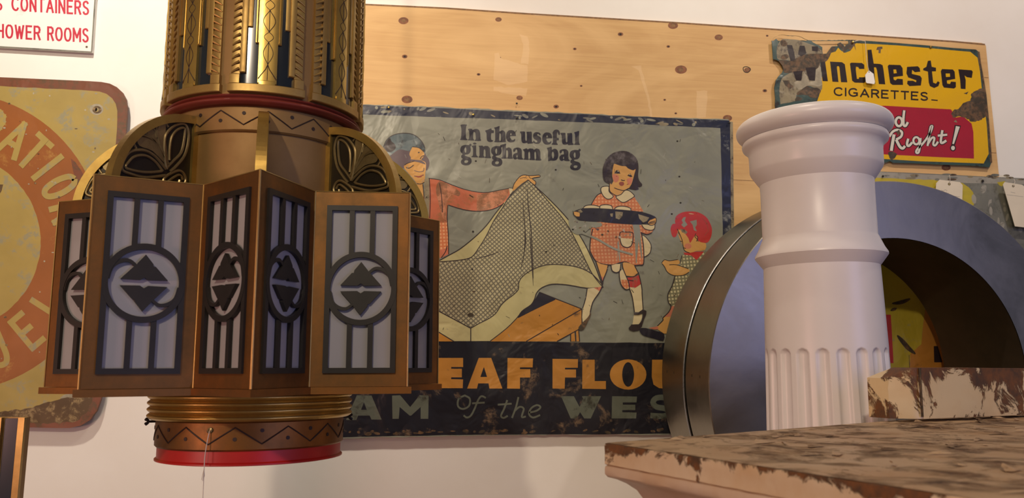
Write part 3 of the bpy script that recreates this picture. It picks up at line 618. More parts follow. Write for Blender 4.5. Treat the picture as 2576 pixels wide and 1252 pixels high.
for o, hs in (('355,505 430,492 438,520 440,650 450,690 472,710 465,725 355,720 350,705 375,685 378,560 365,530', ()),
 ('485,502 560,500 575,520 610,505 665,510 700,550 708,700 726,725 715,742 605,738 600,720 620,700 615,600 600,566 582,590 580,690 600,720 590,735 490,730 485,712 502,690 500,540', ()),
 ('925,480 965,475 1002,462 1010,480 1008,550 1060,533 1105,560 1120,620 1125,715 1137,735 1125,752 1035,748 1030,730 1045,710 1045,620 1030,588 1010,600 1008,710 1022,735 1015,748 925,748 918,730 938,710 938,520', ()),
 (a_o, (a_h,)),
 ('1325,575 1400,550 1420,572 1460,553 1520,560 1540,580 1590,553 1640,570 1662,620 1665,740 1684,770 1670,787 1570,782 1565,765 1582,745 1578,640 1563,610 1548,640 1550,745 1562,765 1550,780 1455,775 1450,755 1468,740 1465,640 1450,608 1432,640 1432,745 1447,760 1435,775 1345,768 1340,755 1358,740 1358,620', ()),
 ('1785,548 1830,535 1872,520 1882,560 1880,582 1930,558 1980,580 2005,640 2000,720 1970,775 1910,790 1860,785 1812,797 1808,740 1805,600', ('1900,615 1920,650 1922,710 1905,745 1885,720 1880,650',))):
    a.fill(cr(g(o), 2), 'ink', [cr(g(h), 2) for h in hs], lift=False)
a.fill(cr(off(a_o, 887, 29), 2), 'ink', [off(a_h, 887, 29)], lift=False)
# band lettering
a.k += 1
for q, hs in (('80,715 257,715 257,766 190,766 190,776 250,776 250,824 190,824 190,834 257,836 255,885 80,885', ()), ('345,715 415,715 478,887 405,887 400,858 342,858 335,887 280,887', ('374,765 392,822 354,822',)),
 ('507,715 650,718 648,768 577,768 577,778 635,778 635,825 577,825 577,888 505,887', ()), ('760,720 903,722 902,770 830,770 830,780 892,780 892,825 830,825 828,888 760,887', ()), ('928,725 997,725 997,845 1060,845 1060,890 927,888', ()),
 ('1320,725 1392,725 1392,820 1410,845 1440,845 1440,890 1360,885 1328,865 1318,820', ())): a.fill(z3(q), 'orange', [z3(h) for h in hs], lift=False)
x, y = z3('1185,808')[0]; a.dot(x, y, 46, 38, 'orange', lift=False, hole=(15, 31))
zz = lambda t: Z(560,640,2.0875,t)
a.fill(zz('705,738 782,740 835,866 782,866 772,845 712,845 702,868 648,868'), 'letter_grey', [zz('742,775 757,815 727,815')]); a.fill(zz('890,740 932,738 985,800 1035,738 1082,740 1080,862 1040,862 1040,800 990,845 982,845 930,800 925,862 892,862'), 'letter_grey', lift=False)
for q in ('808,930 880,930 912,990 932,945 925,930 1033,930 975,1055 938,1055 915,1020 895,1055 862,1055', '1095,930 1235,932 1232,965 1155,965 1155,978 1225,978 1225,1008 1152,1008 1152,1020 1232,1022 1230,1055 1092,1055'): a.fill(z3(q), 'letter_grey', lift=False)
a.line(z3('1440,950 1400,938 1345,940 1325,965 1345,990 1395,1000 1415,1022 1385,1042 1310,1038'), 14, 'letter_grey', lift=False)
for q, c in (('262,928 232,945 228,985 255,1002 290,985 295,945 270,928', True), ('385,940 360,930 340,955 322,1000 300,1040 278,1050 260,1038', False), ('505,952 488,1000 470,1040 485,1052 508,1040', False), ('568,935 555,990 532,1052', False), ('545,1015 575,990 598,1000 590,1030 588,1048 610,1044', False), ('628,1022 670,1012 692,992 672,980 640,998 628,1030 650,1050 690,1036', False)): a.line(z3(q), 4.6, 'letter_grey', 4, c, lift=False)
for q in ('308,970 378,966', '452,978 530,972'): a.line(z3(q), 4.6, 'letter_grey', 0, lift=False)
# dents, scrapes and nail holes
for i in range(110):
    x, y = R_.uniform(940, 1800), R_.uniform(300, 840); L = R_.uniform(3, 12); t = R_.uniform(.3, 2.4)
    a.line([(x, y), (x+L*math.cos(t), y+L*math.sin(t))], R_.uniform(.8, 1.8), R_.choice(['dark', 'galv_pale', 'rust']), 0, lift=(i % 20 == 0), taper=False)
for x, y in ((1197,405),(1398,427),(1374,633),(1190,582),(1704,355),(1709,444),(1712,510),(1690,538),(1300,260),(1441,577),(1188,677)): a.dot(x, y, 2.6, 2.2, 'dark', lift=False)
for i in range(34):
    x = R_.uniform(925, 1800); a.dot(x, 263+(x-920)*.0446+R_.uniform(4, 17), R_.uniform(2, 12), R_.uniform(1, 4.5), R_.choice(['sign_grey', 'galv', 'chip']), lift=(i % 24 == 0), a=R_.uniform(-.5, .5))
flour = a.build('painted_tin_sign', 'large dented grey tin flour sign with painted children and gingham cloth, on plywood', 'sign')
for x, y, m_ in ((1191,288,'brass_screw'), (978,270,'brass_screw'), (1300,297,'dark_bronze'), (1835,309,'dark_bronze')): screw('screw', x, y, SY-.008, .004, m_, None, flour)

# --- the cigarette sign
WY = 2.796
w5 = lambda t: Z(1920,80,6.26,t); w6 = lambda t: Z(2180,80,3.294,t); w3 = lambda t: Z(1840,60,3.13,t)
a = Art(WY)
left = w5('135,140 170,90 240,55 290,45 400,62 500,60 610,85 660,115 760,145 850,200 930,240 938,345 1000,345 1030,300 1080,230 1140,225 1180,230 1172,185 1215,165 1260,200 1285,235 1310,200 1352,185 1338,135 1400,125 1470,128')
right = w6('0,74 250,92 500,112 700,132 905,146 928,165 940,260 960,380 985,520 1003,690 1015,850 1033,1085 1018,1122 850,1108 600,1100 400,1090 220,1085 195,1070 140,1088')
lo = [(2180,408),(2080,403),(1985,398),(1958,394)]+w5('210,1250 185,1160 190,1040 175,880 200,760 215,740 240,700 300,640 318,590 300,530 270,475 210,440 155,432')
a.body(ragged(left, .8, 5, 5)+right+lo, 'teal_edge', .003)
yel = w5('960,470 1040,400 1070,330 1140,310 1180,250 1230,300 1290,330 1370,300 1440,200 1460,180')+w6('0,98 250,112 510,134 700,152 860,166 920,215 940,330 955,470 978,640 995,760 1012,1010 970,1090 700,1080 450,1072 200,1056')+[(2160,396),(2060,390),(2040,300)]+w5('870,1030 905,930 920,800 930,640')
a.fill(yel, 'yellow')
a.fill(w5('215,250 260,150 330,110 450,120 560,130 700,180 860,240 925,300 930,340 760,345 620,360 560,430 480,470 400,450 300,440 220,420'), 'chip', sm=2)
a.fill(w5('290,740 400,660 480,620 640,600 700,570 830,580 880,500 905,520 925,770 930,860 905,930 800,880 690,850 600,920 520,1000 500,1090 300,1130 270,1120 255,900'), 'chip', sm=2)
a.fill(ragged(w5('490,790 540,770 600,775 620,700 650,640 690,700 720,790 815,770 830,600 880,520 905,560 920,700 930,830 880,860 820,850 760,840 700,845 660,870 620,900 570,910 510,860'), 1.0, 4, 6), 'pale_scuff')
a.fill(w5('140,160 200,110 230,130 190,240 205,420 165,430'), 'teal_edge'); 
a.fill(w5('270,140 340,130 380,200 330,230 280,210'), 'rust', sm=2); a.fill(w5('290,370 370,350 400,400 330,440 280,420'), 'rust', sm=2)
a.fill(w5('240,440 400,460 480,430 560,400 640,360 760,345 930,345 1000,350 1035,300 1080,240 1130,240 1120,310 1060,330 1030,420 980,470 900,480 870,560 820,590 760,570 700,580 640,620 500,630 420,650 330,640 318,600 300,530'), 'rust', sm=2)
a.fill(w5('530,960 600,910 690,850 740,880 850,880 910,930 880,980 870,1030 760,1040 700,1000 600,990 540,1000'), 'rust', sm=2); a.fill(w5('500,1060 540,1010 620,1050 590,1080 500,1090'), 'rust')
a.fill(w5('305,765 400,765 430,820 480,860 430,900 350,850'), 'rust'); a.fill(w5('1175,190 1210,170 1260,210 1285,240 1320,200 1360,195 1350,145 1420,140 1440,180 1460,300 1430,220 1380,290 1330,270 1270,335 1230,260 1190,240'), 'rust')
a.k += 1
for q in ('370,205 455,210 490,330 505,440 430,460 395,330', '575,215 650,220 680,340 600,390 548,350', '765,230 865,225 860,310 770,300', '470,625 620,610 600,765 520,765', '665,560 830,560 815,770 725,765 690,660', '905,480 975,470 1018,778 935,775',
 '1052,468 1240,478 1285,510 1325,795 1225,792 1200,560 1190,540 1165,540 1160,560 1185,790 1090,785', '1385,485 1555,490 1590,520 1592,585 1512,585 1495,555 1460,550 1458,600 1475,740 1505,740 1510,715 1610,715 1625,770 1590,805 1440,800 1400,770 1365,500',
 '1640,285 1705,280 1740,500 1840,505 1880,525 1895,600 1922,828 1820,822 1790,600 1775,560 1745,560 1765,820 1665,800 1650,500'): a.fill(w5(q), 'wblack', lift=False)
for q, h in (('185,272 280,275 298,300 302,365 222,375 225,395 240,402 255,388 300,392 302,440 215,440 195,425 175,285', '222,312 245,312 250,342 225,345'), ('335,290 425,285 440,300 445,330 400,335 378,315 375,348 445,365 458,385 450,445 355,450 335,430 340,405 385,405 410,418 412,402 345,378 330,345', None),
 ('508,240 532,237 540,290 575,297 575,327 542,328 552,420 575,430 590,408 606,420 595,450 560,466 525,450 515,420 508,330 468,318 470,303 495,290', None), ('625,308 715,312 730,330 735,390 665,403 668,428 690,432 700,412 740,415 740,458 725,470 640,462 628,440 615,325', '655,345 690,345 692,372 658,374'),
 ('760,310 870,318 880,330 872,382 832,376 812,362 822,400 820,475 780,472 775,400', None)): a.fill(w6(q), 'wblack', [w6(h)] if h else [], lift=False)
text(a, 'CIGARETTES', (2099,239), (2333,252), 18.5, 4, 'wblack', gap=.34); a.line([(2342.6,251),(2359,252.6)], 3, 'wblack', 0)
a.fill([(2090,266)]+w6('155,612 480,630 700,642 740,710 800,700 870,760 885,830 890,1050 640,1040 140,1015')+[(2090,382)], 'crimson')
for (ww, m_) in ((13, 'wblack'), (7.5, 'white_enamel')):
    a.k += 1
    x, y = w6('268,745')[0]; a.line([(x+8*math.cos(t), y+11*math.sin(t)) for t in [2*PI*i/12 for i in range(12)]], ww*.8, m_, 2, True, lift=False)
    for q, k_ in (('312,650 305,720 308,772 325,778 342,748', .8), ('228,850 215,920 205,985', 1), ('190,868 215,828 255,812 292,830 285,868 245,892', .8), ('245,892 275,950 300,965 318,945', .9), ('345,885 335,930 350,945 378,915', .8), ('448,880 440,960 430,1000 412,1000 418,975 470,920 520,850 545,785 530,790 518,870 505,945', .7), ('508,930 540,880 562,880 552,930 570,940 592,910', .7), ('628,815 615,905 628,920 660,900', .8), ('590,860 668,852', .7)): a.line(w6(q), ww*k_, m_, 4, lift=False)
    x, y = w6('412,902')[0]; a.line([(x+7.5*math.cos(t), y+9*math.sin(t)) for t in [2*PI*i/12 for i in range(12)]], ww*.7, m_, 2, True, lift=False)
    e_ = (ww-7.5)*.5; q = w6('740,780 773,786 724,930 710,928'); a.fill([(q[0][0]-e_, q[0][1]-e_), (q[1][0]+e_, q[1][1]-e_), (q[2][0]+e_, q[2][1]+e_), (q[3][0]-e_, q[3][1]+e_)], m_, lift=False)
    x, y = w6('716,962')[0]; a.dot(x, y, 4.8+e_, 5.5+e_, m_, lift=False)
a.fill(ragged(w6('870,510 905,488 950,468 972,475 985,560 1002,640 1000,700 930,738 870,745 820,712 760,700 715,710 700,680 730,640 760,640 800,590 860,570'), 1.4, 4, 9), 'rust')
a.fill(w6('80,150 90,125 130,122 132,140 118,145 115,178 98,175 100,150'), 'rust'); a.fill(w6('805,510 845,495 830,518'), 'rust'); a.fill(w6('722,742 740,730 752,752 735,748'), 'chip')
a.fill(ragged(w6('178,1000 215,990 255,1012 235,1045 205,1060 190,1045'), 1.2, 4, 2), 'rust'); a.fill(w6('245,830 270,808 280,835 262,860'), 'rust')
a.line(w6('928,165 940,260 962,380 985,520 1003,690 1015,850 1033,1085'), 5, 'rust', 0)
winch = a.build('enamel_sign', 'chipped yellow and red enamel cigarette sign with a torn rusty left corner', 'sign')
screw('screw', 2146, 106, WY-.004, .005, 'brass_screw', 'brass washer screw', winch); screw('screw', 2342, 118, WY-.004, .005, 'brass_screw', 'brass washer screw', winch)

def paper_tag(name, pts, Y, m, label, hole, string=None, marks=(), group=None, ring=None):
    a = Art(Y); a.body(pts, m, .0012, [[(hole[0]+1.6*math.cos(t), hole[1]+1.6*math.sin(t)) for t in [2*PI*i/12 for i in range(12)]]])
    if ring: a.dot(hole[0], hole[1], ring, ring, 'old_gold', hole=(1.7, 1.7))
    for q in marks: a.line(q, 1.0, 'pencil', 3, lift=False)
    o = a.build(name, label, 'tag', group=group)
    if string:
        bm = bmesh.new(); P = [onY(x, y, yy)-o.location for x, y, yy in string]
        tube(bm, cr([tuple(p) for p in P], 4, False), .0009, 6); obj('string', bm, M['string'], o, smooth=True)
    return o
paper_tag('price_tag', w5('1655,615 1672,612 1700,632 1738,662 1760,790 1750,822 1630,806 1618,790 1606,680'), WY-.012, 'white_paper', 'small white price tag hanging on a string in front of the yellow enamel sign', w5('1668,632')[0],
    [(2186.5,181,WY-.0115), (2180,150,WY-.012), (2177,107,WY-.012), (2172,103,WY-.008), (2160,101.5,WY-.006), (2147,105,WY-.006)])

# --- metal sheet sign, right
GY = 2.803
a = Art(GY); a.body([(1960,419),(2213,431),(2350,437),(2500,445),(3100,470),(3130,1500),(1960,1500)], 'galv', .004)
a.fill([(1962,421),(2213,432.5),(2500,446.5),(3098,472),(3098,490),(2576,463),(2431,460),(2348,453),(2202,449),(1962,440)], 'galv_pale')
a.fill(ragged([(1980,447),(2202,447),(2348,452),(2421,460),(2437,471),(2447,482),(2453,497),(2450,514),(2443,527),(2400,562),(2345,640),(2330,760),(2322,819),(2318,865),(2290,890),(2285,1050),(1980,1050)], 1.2, 12), 'lime')
a.fill([(2330,760),(2380,700),(2430,1000),(2285,1050),(2290,890),(2318,865),(2322,819)], 'orange')
a.fill([(2130,791),(2241,791),(2248,913),(2130,913)], 'red')
for q, w_ in (([(2244,763),(2262,761),(2276,757),(2290,751)], 10), ([(2240,781),(2256,775)], 8), ([(2257,843),(2272,860),(2286,876),(2303,890)], 12)): a.line(q, w_, 'rust', 3, taper=True)
a.fill([(2349,870),(2359,870),(2371,911),(2350,911)], 'wblack'); a.line([(2287,892),(2290,1000)], 1.5, 'rust', 0)
for q in ('1955,170 2080,150 2070,180 2030,230 1990,215', '1860,600 1875,610 1868,650 1858,640', '1905,830 1945,812 1950,860 1920,850'): a.fill(Z(2180,430,5.962,q), 'lime')
for i in range(24): a.dot(R_.uniform(2450, 2570), R_.uniform(470, 620), R_.uniform(2, 7), R_.uniform(3, 12), R_.choice(['galv_pale', 'galv']), lift=(i % 8 == 0), a=R_.uniform(-.5, .5))
for i in range(16): a.dot(R_.uniform(2210, 2570), R_.uniform(438, 452), R_.uniform(4, 14), R_.uniform(1.5, 3.5), R_.choice(['chip', 'galv', 'rust']), lift=False)
sheet = a.build('metal_sheet_sign', 'weathered galvanized sheet sign with flaking yellow paint on the wall behind the big metal ring', 'sign')
screw('screw', 2472, 455, GY-.004, .005, 'dark_bronze', None, sheet); screw('screw', 2221, 443, GY-.004, .004, 'dark_bronze', None, sheet)
t6 = lambda t: Z(2180,430,5.962,t)
paper_tag('manila_tag', t6('1045,182 1095,130 1400,165 1442,212 1428,640 1020,600'), GY-.014, 'paper', 'manila tag with a brass eyelet hanging on the yellow metal sheet above the big ring', t6('1240,195')[0], [(2388,463,GY-.0145), (2390,450,GY-.018), (2388,440,GY-.008)],
    [t6('1120,285 1150,300 1180,280 1210,298'), t6('1080,335 1130,345 1200,325 1240,350'), t6('1240,372 1300,376 1400,385'), t6('1200,310 1180,350 1230,330')], 'manila tags on the metal sheet', 3.6)
paper_tag('manila_tag', t6('2045,205 2070,165 2330,205 2420,270 2500,860 2225,828'), GY-.03, 'paper', 'manila tag at the right edge of the photo, hanging askew from the metal sheet', t6('2200,225')[0], [(2549,468,GY-.031), (2553,458,GY-.03), (2551,450,GY-.008)],
    [t6('2160,315 2230,330'), t6('2100,355 2240,372 2350,385')], 'manila tags on the metal sheet', 3.2)

# --- white lettered sign, top left
a = Art(2.808); a.body([(-420,-60),(244,-26),(241,0),(232,132),(-420,95)], 'sign_white', .0125)
a.line([(-415,95),(0,117.5),(231,131)], 3.4, 'galv', 0); a.line([(242,-20),(239,0),(230.5,131)], 3.6, 'galv', 0)
for wd_, p0, p1 in (('CONTAINERS', (31,25), (222,36)), ('S', (-10,24), (4,25)), ('HOWER', (-6,93), (100,99)), ('ROOMS', (121,100), (221,105))): text(a, wd_, p0, p1, 31.5, 5, 'sign_letter_red', gap=.42)
a.dot(218, 118, 3.2, 3, 'chip'); a.dot(218, 118, 1.6, 1.6, 'dark')
ws = a.build('white_sign', 'white metal sign with red capital letters, cut off at the top left of the wall', 'sign')

# --- old round-cornered yellow sign, left
OY = 2.790
def arc(cx, cy, r, a0, a1, n=24, ry=None): return [(cx+r*math.sin(math.radians(a0+(a1-a0)*i/n)), cy-(ry or r)*math.cos(math.radians(a0+(a1-a0)*i/n))) for i in range(n+1)]
a = Art(OY)
outl = [(-520,172),(0,194),(225,204),(255,206),(276,210),(294,219),(308,232),(317,249),(320,270),(319,290),(312,400),(290,660),(268,900),(259,975),(253,1005),(243,1033),(226,1056),(203,1070),(175,1076),(140,1076),(-520,1062)]
inn = [(-512,190),(0,216),(225,228),(250,230),(268,236),(282,247),(291,261),(295,278),(295,300),(288,420),(270,660),(250,880),(241,955),(235,985),(226,1010),(210,1030),(186,1040),(150,1042),(-512,1030)]
hole = [(240+4.6*math.cos(t), 275+5*math.sin(t)) for t in [2*PI*i/20 for i in range(20)]]
a.body(outl, 'old_rust', .012, [hole])
a.fill(ragged(inn, .8, 22), 'old_yellow', [hole])
ocx, ocy = -120, 608
ringp = arc(ocx, ocy, 379, 0, 360, 90, 376); a.fill(ringp, 'old_orange'); a.fill(ragged(arc(ocx, ocy, 222, 0, 360, 60), 1.5, 10), 'old_yellow')
a.fill([(178,398),(205,430),(222,470),(232,520),(215,520),(195,470)], 'old_rust', sm=2)
def arctext(ch, ang, r0, h, wpx, w, m, bottom=False):
    t = math.radians(ang)
    if not bottom: c = (ocx+r0*math.sin(t), ocy-r0*math.cos(t)); up = (math.sin(t), -math.cos(t)); rt = (math.cos(t), math.sin(t))
    else: c = (ocx+(r0+h)*math.sin(t), ocy+(r0+h)*math.cos(t)); up = (-math.sin(t), -math.cos(t)); rt = (math.cos(t), -math.sin(t))
    gw = max(GL[ch][0], .3); k = wpx/gw
    for sm, pts in GL[ch][1]:
        q = [(c[0]+rt[0]*(x_-GL[ch][0]/2)*k+up[0]*y_*h, c[1]+rt[1]*(x_-GL[ch][0]/2)*k+up[1]*y_*h) for x_, y_ in pts]
        if sm: a.line(q, w, m, 4, lift=False)
        else:
            for i in range(len(q)-1):
                p, s_ = q[i], q[i+1]; d = math.hypot(s_[0]-p[0], s_[1]-p[1]); e = w*.45/d
                a.line([(p[0]-(s_[0]-p[0])*e, p[1]-(s_[1]-p[1])*e), (s_[0]+(s_[0]-p[0])*e, s_[1]+(s_[1]-p[1])*e)], w, m, 0, lift=False)
a.k += 1
for ch, an, wp in (('R',19.5,40),('A',31.5,46),('T',42.3,40),('I',52,12),('O',62.8,34),('N',75.5,34)): arctext(ch, an, 262, 84, wp, 15, 'old_yellow')
for ch, an, wp in (('U',22.5,36),('E',40,34),('L',57.5,32)): arctext(ch, an, 250, 84, wp, 15, 'old_yellow', True)
a.fill([(-40,462),(8,464),(4,480),(-8,500),(-30,520)], 'old_brown')
a.dot(243, 275, 17, 14, 'pale_scuff', hole=(8, 8)); a.dot(244, 276, 11.5, 9.5, 'old_brown', hole=(4.7, 5.1))
a.fill(ragged([(-100,1042),(0,1036),(60,1028),(100,1018),(150,1004),(190,985),(215,975),(235,985),(232,1010),(215,1040),(190,1060),(120,1066),(-100,1060)], 2.5, 9, 4), 'old_brown')
a.fill(ragged([(150,1000),(200,975),(232,965),(236,985),(215,985),(185,1000)], 2, 6, 8), 'pale_scuff')
a.dot(50, 305, 1, 1, 'old_brown')
for i in range(40): a.dot(R_.uniform(0, 280), R_.uniform(230, 1000), R_.uniform(1, 4), R_.uniform(1, 3), R_.choice(['old_brown', 'pale_scuff', 'pale_scuff']), lift=(i % 20 == 0))
old = a.build('round_cornered_sign', 'old yellow metal sign with an orange lettered circle and rounded corners, left of the lantern', 'sign')

# ------------------------------------------------------------------ the big hanging lantern
ZB = -.1771-.006
lan = empty('pendant_lantern', (-.2951, 1.5972, ZB), (-.0098, -.0122, 0))
tag(lan, 'large art deco brass and bronze pendant lantern with eight-pointed star of opal glass panels', 'lantern')
A0 = .1717; RP, RV, ZT, ZBX = .3549, .2364, .2876, -.0465
def L(r, th, z): return Vector((r*math.sin(th), -r*math.cos(th), z-ZB))
def ring_part(name, prof, mat, n=128, closed=False, smooth=True):
    bm = bmesh.new(); lathe(bm, [(r, z-ZB) for r, z in prof], n, closed=closed); return obj(name, bm, mat, lan, smooth=smooth)
# bottom to top
ring_part('red_base_ring', [(.12,-.155),(.1635,-.152),(.1635,-.172),(.167,-.1745),(.167,-.1771),(.160,-.1785),(.12,-.178)], M['red_lacquer'])
def band(name, r, z0, z1, peaks, ph, mat):
    bm = bmesh.new(); lathe(bm, [(r-.02, z0-ZB), (r-.003, z0-ZB), (r, z0+.003-ZB), (r, z1-.003-ZB), (r-.003, z1-ZB), (r-.02, z1-ZB)], 144)
    zl, zh = z0+(z1-z0)*.24, z0+(z1-z0)*.80; pts = []
    for i in range(peaks*12):
        t = i/(peaks*12)*2*PI; u = (t*peaks/(2*PI)) % 1; q = abs(u-.5)*2
        pts.append(L(r+.0002, t+ph, zl+(zh-zl)*q))
    tube(bm, pts, .0013, 6, True, 1)
    for i in range(peaks):
        for (uu, zz_) in ((.5, zl+(zh-zl)*.80), (0, zl+(zh-zl)*.30)):
            t = (i+uu)/peaks*2*PI+ph
            p0, p1 = L(r-.001, t, zz_), L(r+.0009, t, zz_); tube(bm, [p0, p1], .0034, 10, False, 1)
    return obj(name, bm, [mat, M['groove']], lan, smooth=True)
b1 = band('zigzag_band', .168, -.1535, -.104, 12, A0-.15, M['bronze'])
ring_part('ribbed_collar', [(.15,-.1045),(.178,-.1045)]+[(.178+.0058*math.sin(PI*((i % 8)/8)), -.1045+.046*i/32) for i in range(33)]+[(.15,-.0585)], M['brass'])
def star(off): return [((RP+off if k % 2 == 0 else RV+off*.9)*math.sin(A0+k*PI/8), -(RP+off if k % 2 == 0 else RV+off*.9)*math.cos(A0+k*PI/8)) for k in range(16)]
bm = bmesh.new(); extrude_poly(bm, star(.008), (), lambda x, y, h: (x, y, h-ZB), -.0585, -.0470); obj('star_ledge', bm, M['bronze'], lan)
bm = bmesh.new(); extrude_poly(bm, star(-.006), (), lambda x, y, h: (x, y, h-ZB), .268, .272); obj('top_plate', bm, M['bronze'], lan)
# star side panels, grilles and panes
VL_ = 2*RV*math.sin(0); PLn = math.hypot(RP*math.sin(PI/8), RP*math.cos(PI/8)-RV); HH = ZT-ZBX
WX0, WX1, WZ0, WZ1 = .0215, .1425, .0225, .3095
def panel_bm():
    bm = bmesh.new(); f = lambda x, y, h: (x, h, y)
    extrude_poly(bm, [(0,0),(PLn,0),(PLn,HH),(0,HH)], [[(WX0+.004,WZ0+.004),(WX0+.004,WZ1-.004),(WX1-.004,WZ1-.004),(WX1-.004,WZ0+.004)]], f, 0, .0025)
    for x in (.0006, PLn-.0006): tube(bm, [(x, -.0003, 0), (x, -.0003, HH)], .0011, 6, mi=1)
    tube(bm, [(0, 0, HH), (PLn, 0, HH)], .0010, 6, mi=1)
    return bm
def grille_bm(mir):
    bm = bmesh.new(); cx, cz = (WX0+WX1)/2, .1655
    X = (lambda x: 2*cx-x) if mir else (lambda x: x)
    f = lambda x, y, h: (X(x), h, y)
    y0, y1 = -.0042, .0022
    fw = .0088
    extrude_poly(bm, [(WX0,WZ0),(WX1,WZ0),(WX1,WZ1),(WX0,WZ1)], [[(WX0+fw,WZ0+fw),(WX0+fw,WZ1-fw),(WX1-fw,WZ1-fw),(WX1-fw,WZ0+fw)]], f, y0, y1)
    ro, ri = .0607, .0515
    cc = lambda r, n=64: [(cx+r*math.cos(2*PI*i/n), cz+r*1.04*math.sin(2*PI*i/n)) for i in range(n)]
    extrude_poly(bm, cc(ro), [cc(ri)], f, y0-.0006, y1)
    for s in (-1, 1):
        for (za, zb_) in ((WZ0+fw-.001, cz-ri*1.0), (cz+ri*1.0, WZ1-fw+.001)):
            xa = cx+s*.0175; extrude_poly(bm, [(xa-.0042,za),(xa+.0042,za),(xa+.0042,zb_),(xa-.0042,zb_)], (), f, y0+.0006, y1)
    # the two arrow-shaped leaves
    u = [(0,.0455),(.0115,.031),(.0125,.0265),(.0155,.0265),(.0345,.0052),(.006,.0045),(0,.0085),(-.006,.0045),(-.0345,.0052),(-.0155,.0265),(-.0125,.0265),(-.0115,.031)]
    extrude_poly(bm, [(cx+x, cz+z) for x, z in u], (), f, y0, y1)
    extrude_poly(bm, [(cx+x, cz-z) for x, z in u][::-1], (), f, y0, y1)
    # two hooked tendrils from the ring to the leaves
    for s in (1, -1):
        pl = cr([(cx-s*.0535, cz+s*.006), (cx-s*.0480, cz+s*.0235), (cx-s*.0370, cz+s*.0325), (cx-s*.0235, cz+s*.0345), (cx-s*.0115, cz+s*.0255)], 6, False)
        n = len(pl); Lp, Rp = [], []
        for i, p in enumerate(pl):
            a_ = pl[max(0, i-1)]; b_ = pl[min(n-1, i+1)]; dx, dz = b_[0]-a_[0], b_[1]-a_[1]; d = math.hypot(dx, dz); w_ = .0042-.0022*i/n
            Lp.append((p[0]-dz/d*w_, p[1]+dx/d*w_)); Rp.append((p[0]+dz/d*w_, p[1]-dx/d*w_))
        extrude_poly(bm, Lp+Rp[::-1], (), f, y0+.0003, y1)
    return bm
pan0 = obj('side_panel', panel_bm(), [M['bronze'], M['brass_relief']], lan)
gr = [obj('grille', grille_bm(False), M['black_iron'], pan0)]
bm = bmesh.new(); box(bm, (WX0+.002, .0032, WZ0+.002), (WX1-.002, .0062, WZ1-.002)); gl0 = obj('glass_pane', bm, M['opal'], pan0)
gmir = obj('grille', grille_bm(True), M['black_iron'], pan0)
gmesh = {0: gr[0].data, 1: gmir.data}; bpy.data.objects.remove(gmir)
for k in range(16):
    A_ = L(RP if k % 2 == 0 else RV, A0+k*PI/8, ZBX); B_ = L(RV if k % 2 == 0 else RP, A0+(k+1)*PI/8, ZBX)
    d = B_-A_; ang = math.atan2(d.y, d.x)
    if k == 0: p_, g_ = pan0, gr[0]
    else:
        p_ = pan0.copy(); C.objects.link(p_); p_.parent = lan
        g_ = gr[0].copy(); C.objects.link(g_); g_.parent = p_
        q_ = gl0.copy(); C.objects.link(q_); q_.parent = p_
    g_.data = gmesh[0 if k % 2 == 0 else 1]
    p_.location = A_; p_.rotation_euler = (0, 0, ang)
# bright seam strips at points
# inner body, upper band, red bead
ring_part('lower_body', [(.14,.272),(.1665,.272),(.1665,.401)], M['bronze_body'])
band('zigzag_band', .1725, .400, .4475, 13, A0+.04, M['bronze_body'])
ring_part('red_bead', [(.165,.4475),(.181,.4475)]+[(.181+.0078*math.sin(PI*i/8), .4475+.011*i/8) for i in range(9)]+[(.180+.0052*math.sin(PI*i/6), .4595+.0065*i/6) for i in range(7)]+[(.165,.466)], M['red_bead'])
RB = .180; ZTOP = .98
ring_part('upper_body', [(RB-.02,.4655),(RB,.4655),(RB,ZTOP),(RB-.02,ZTOP+.004),(.05,ZTOP+.03),(.0001,ZTOP+.032)], M['bronze_body'])
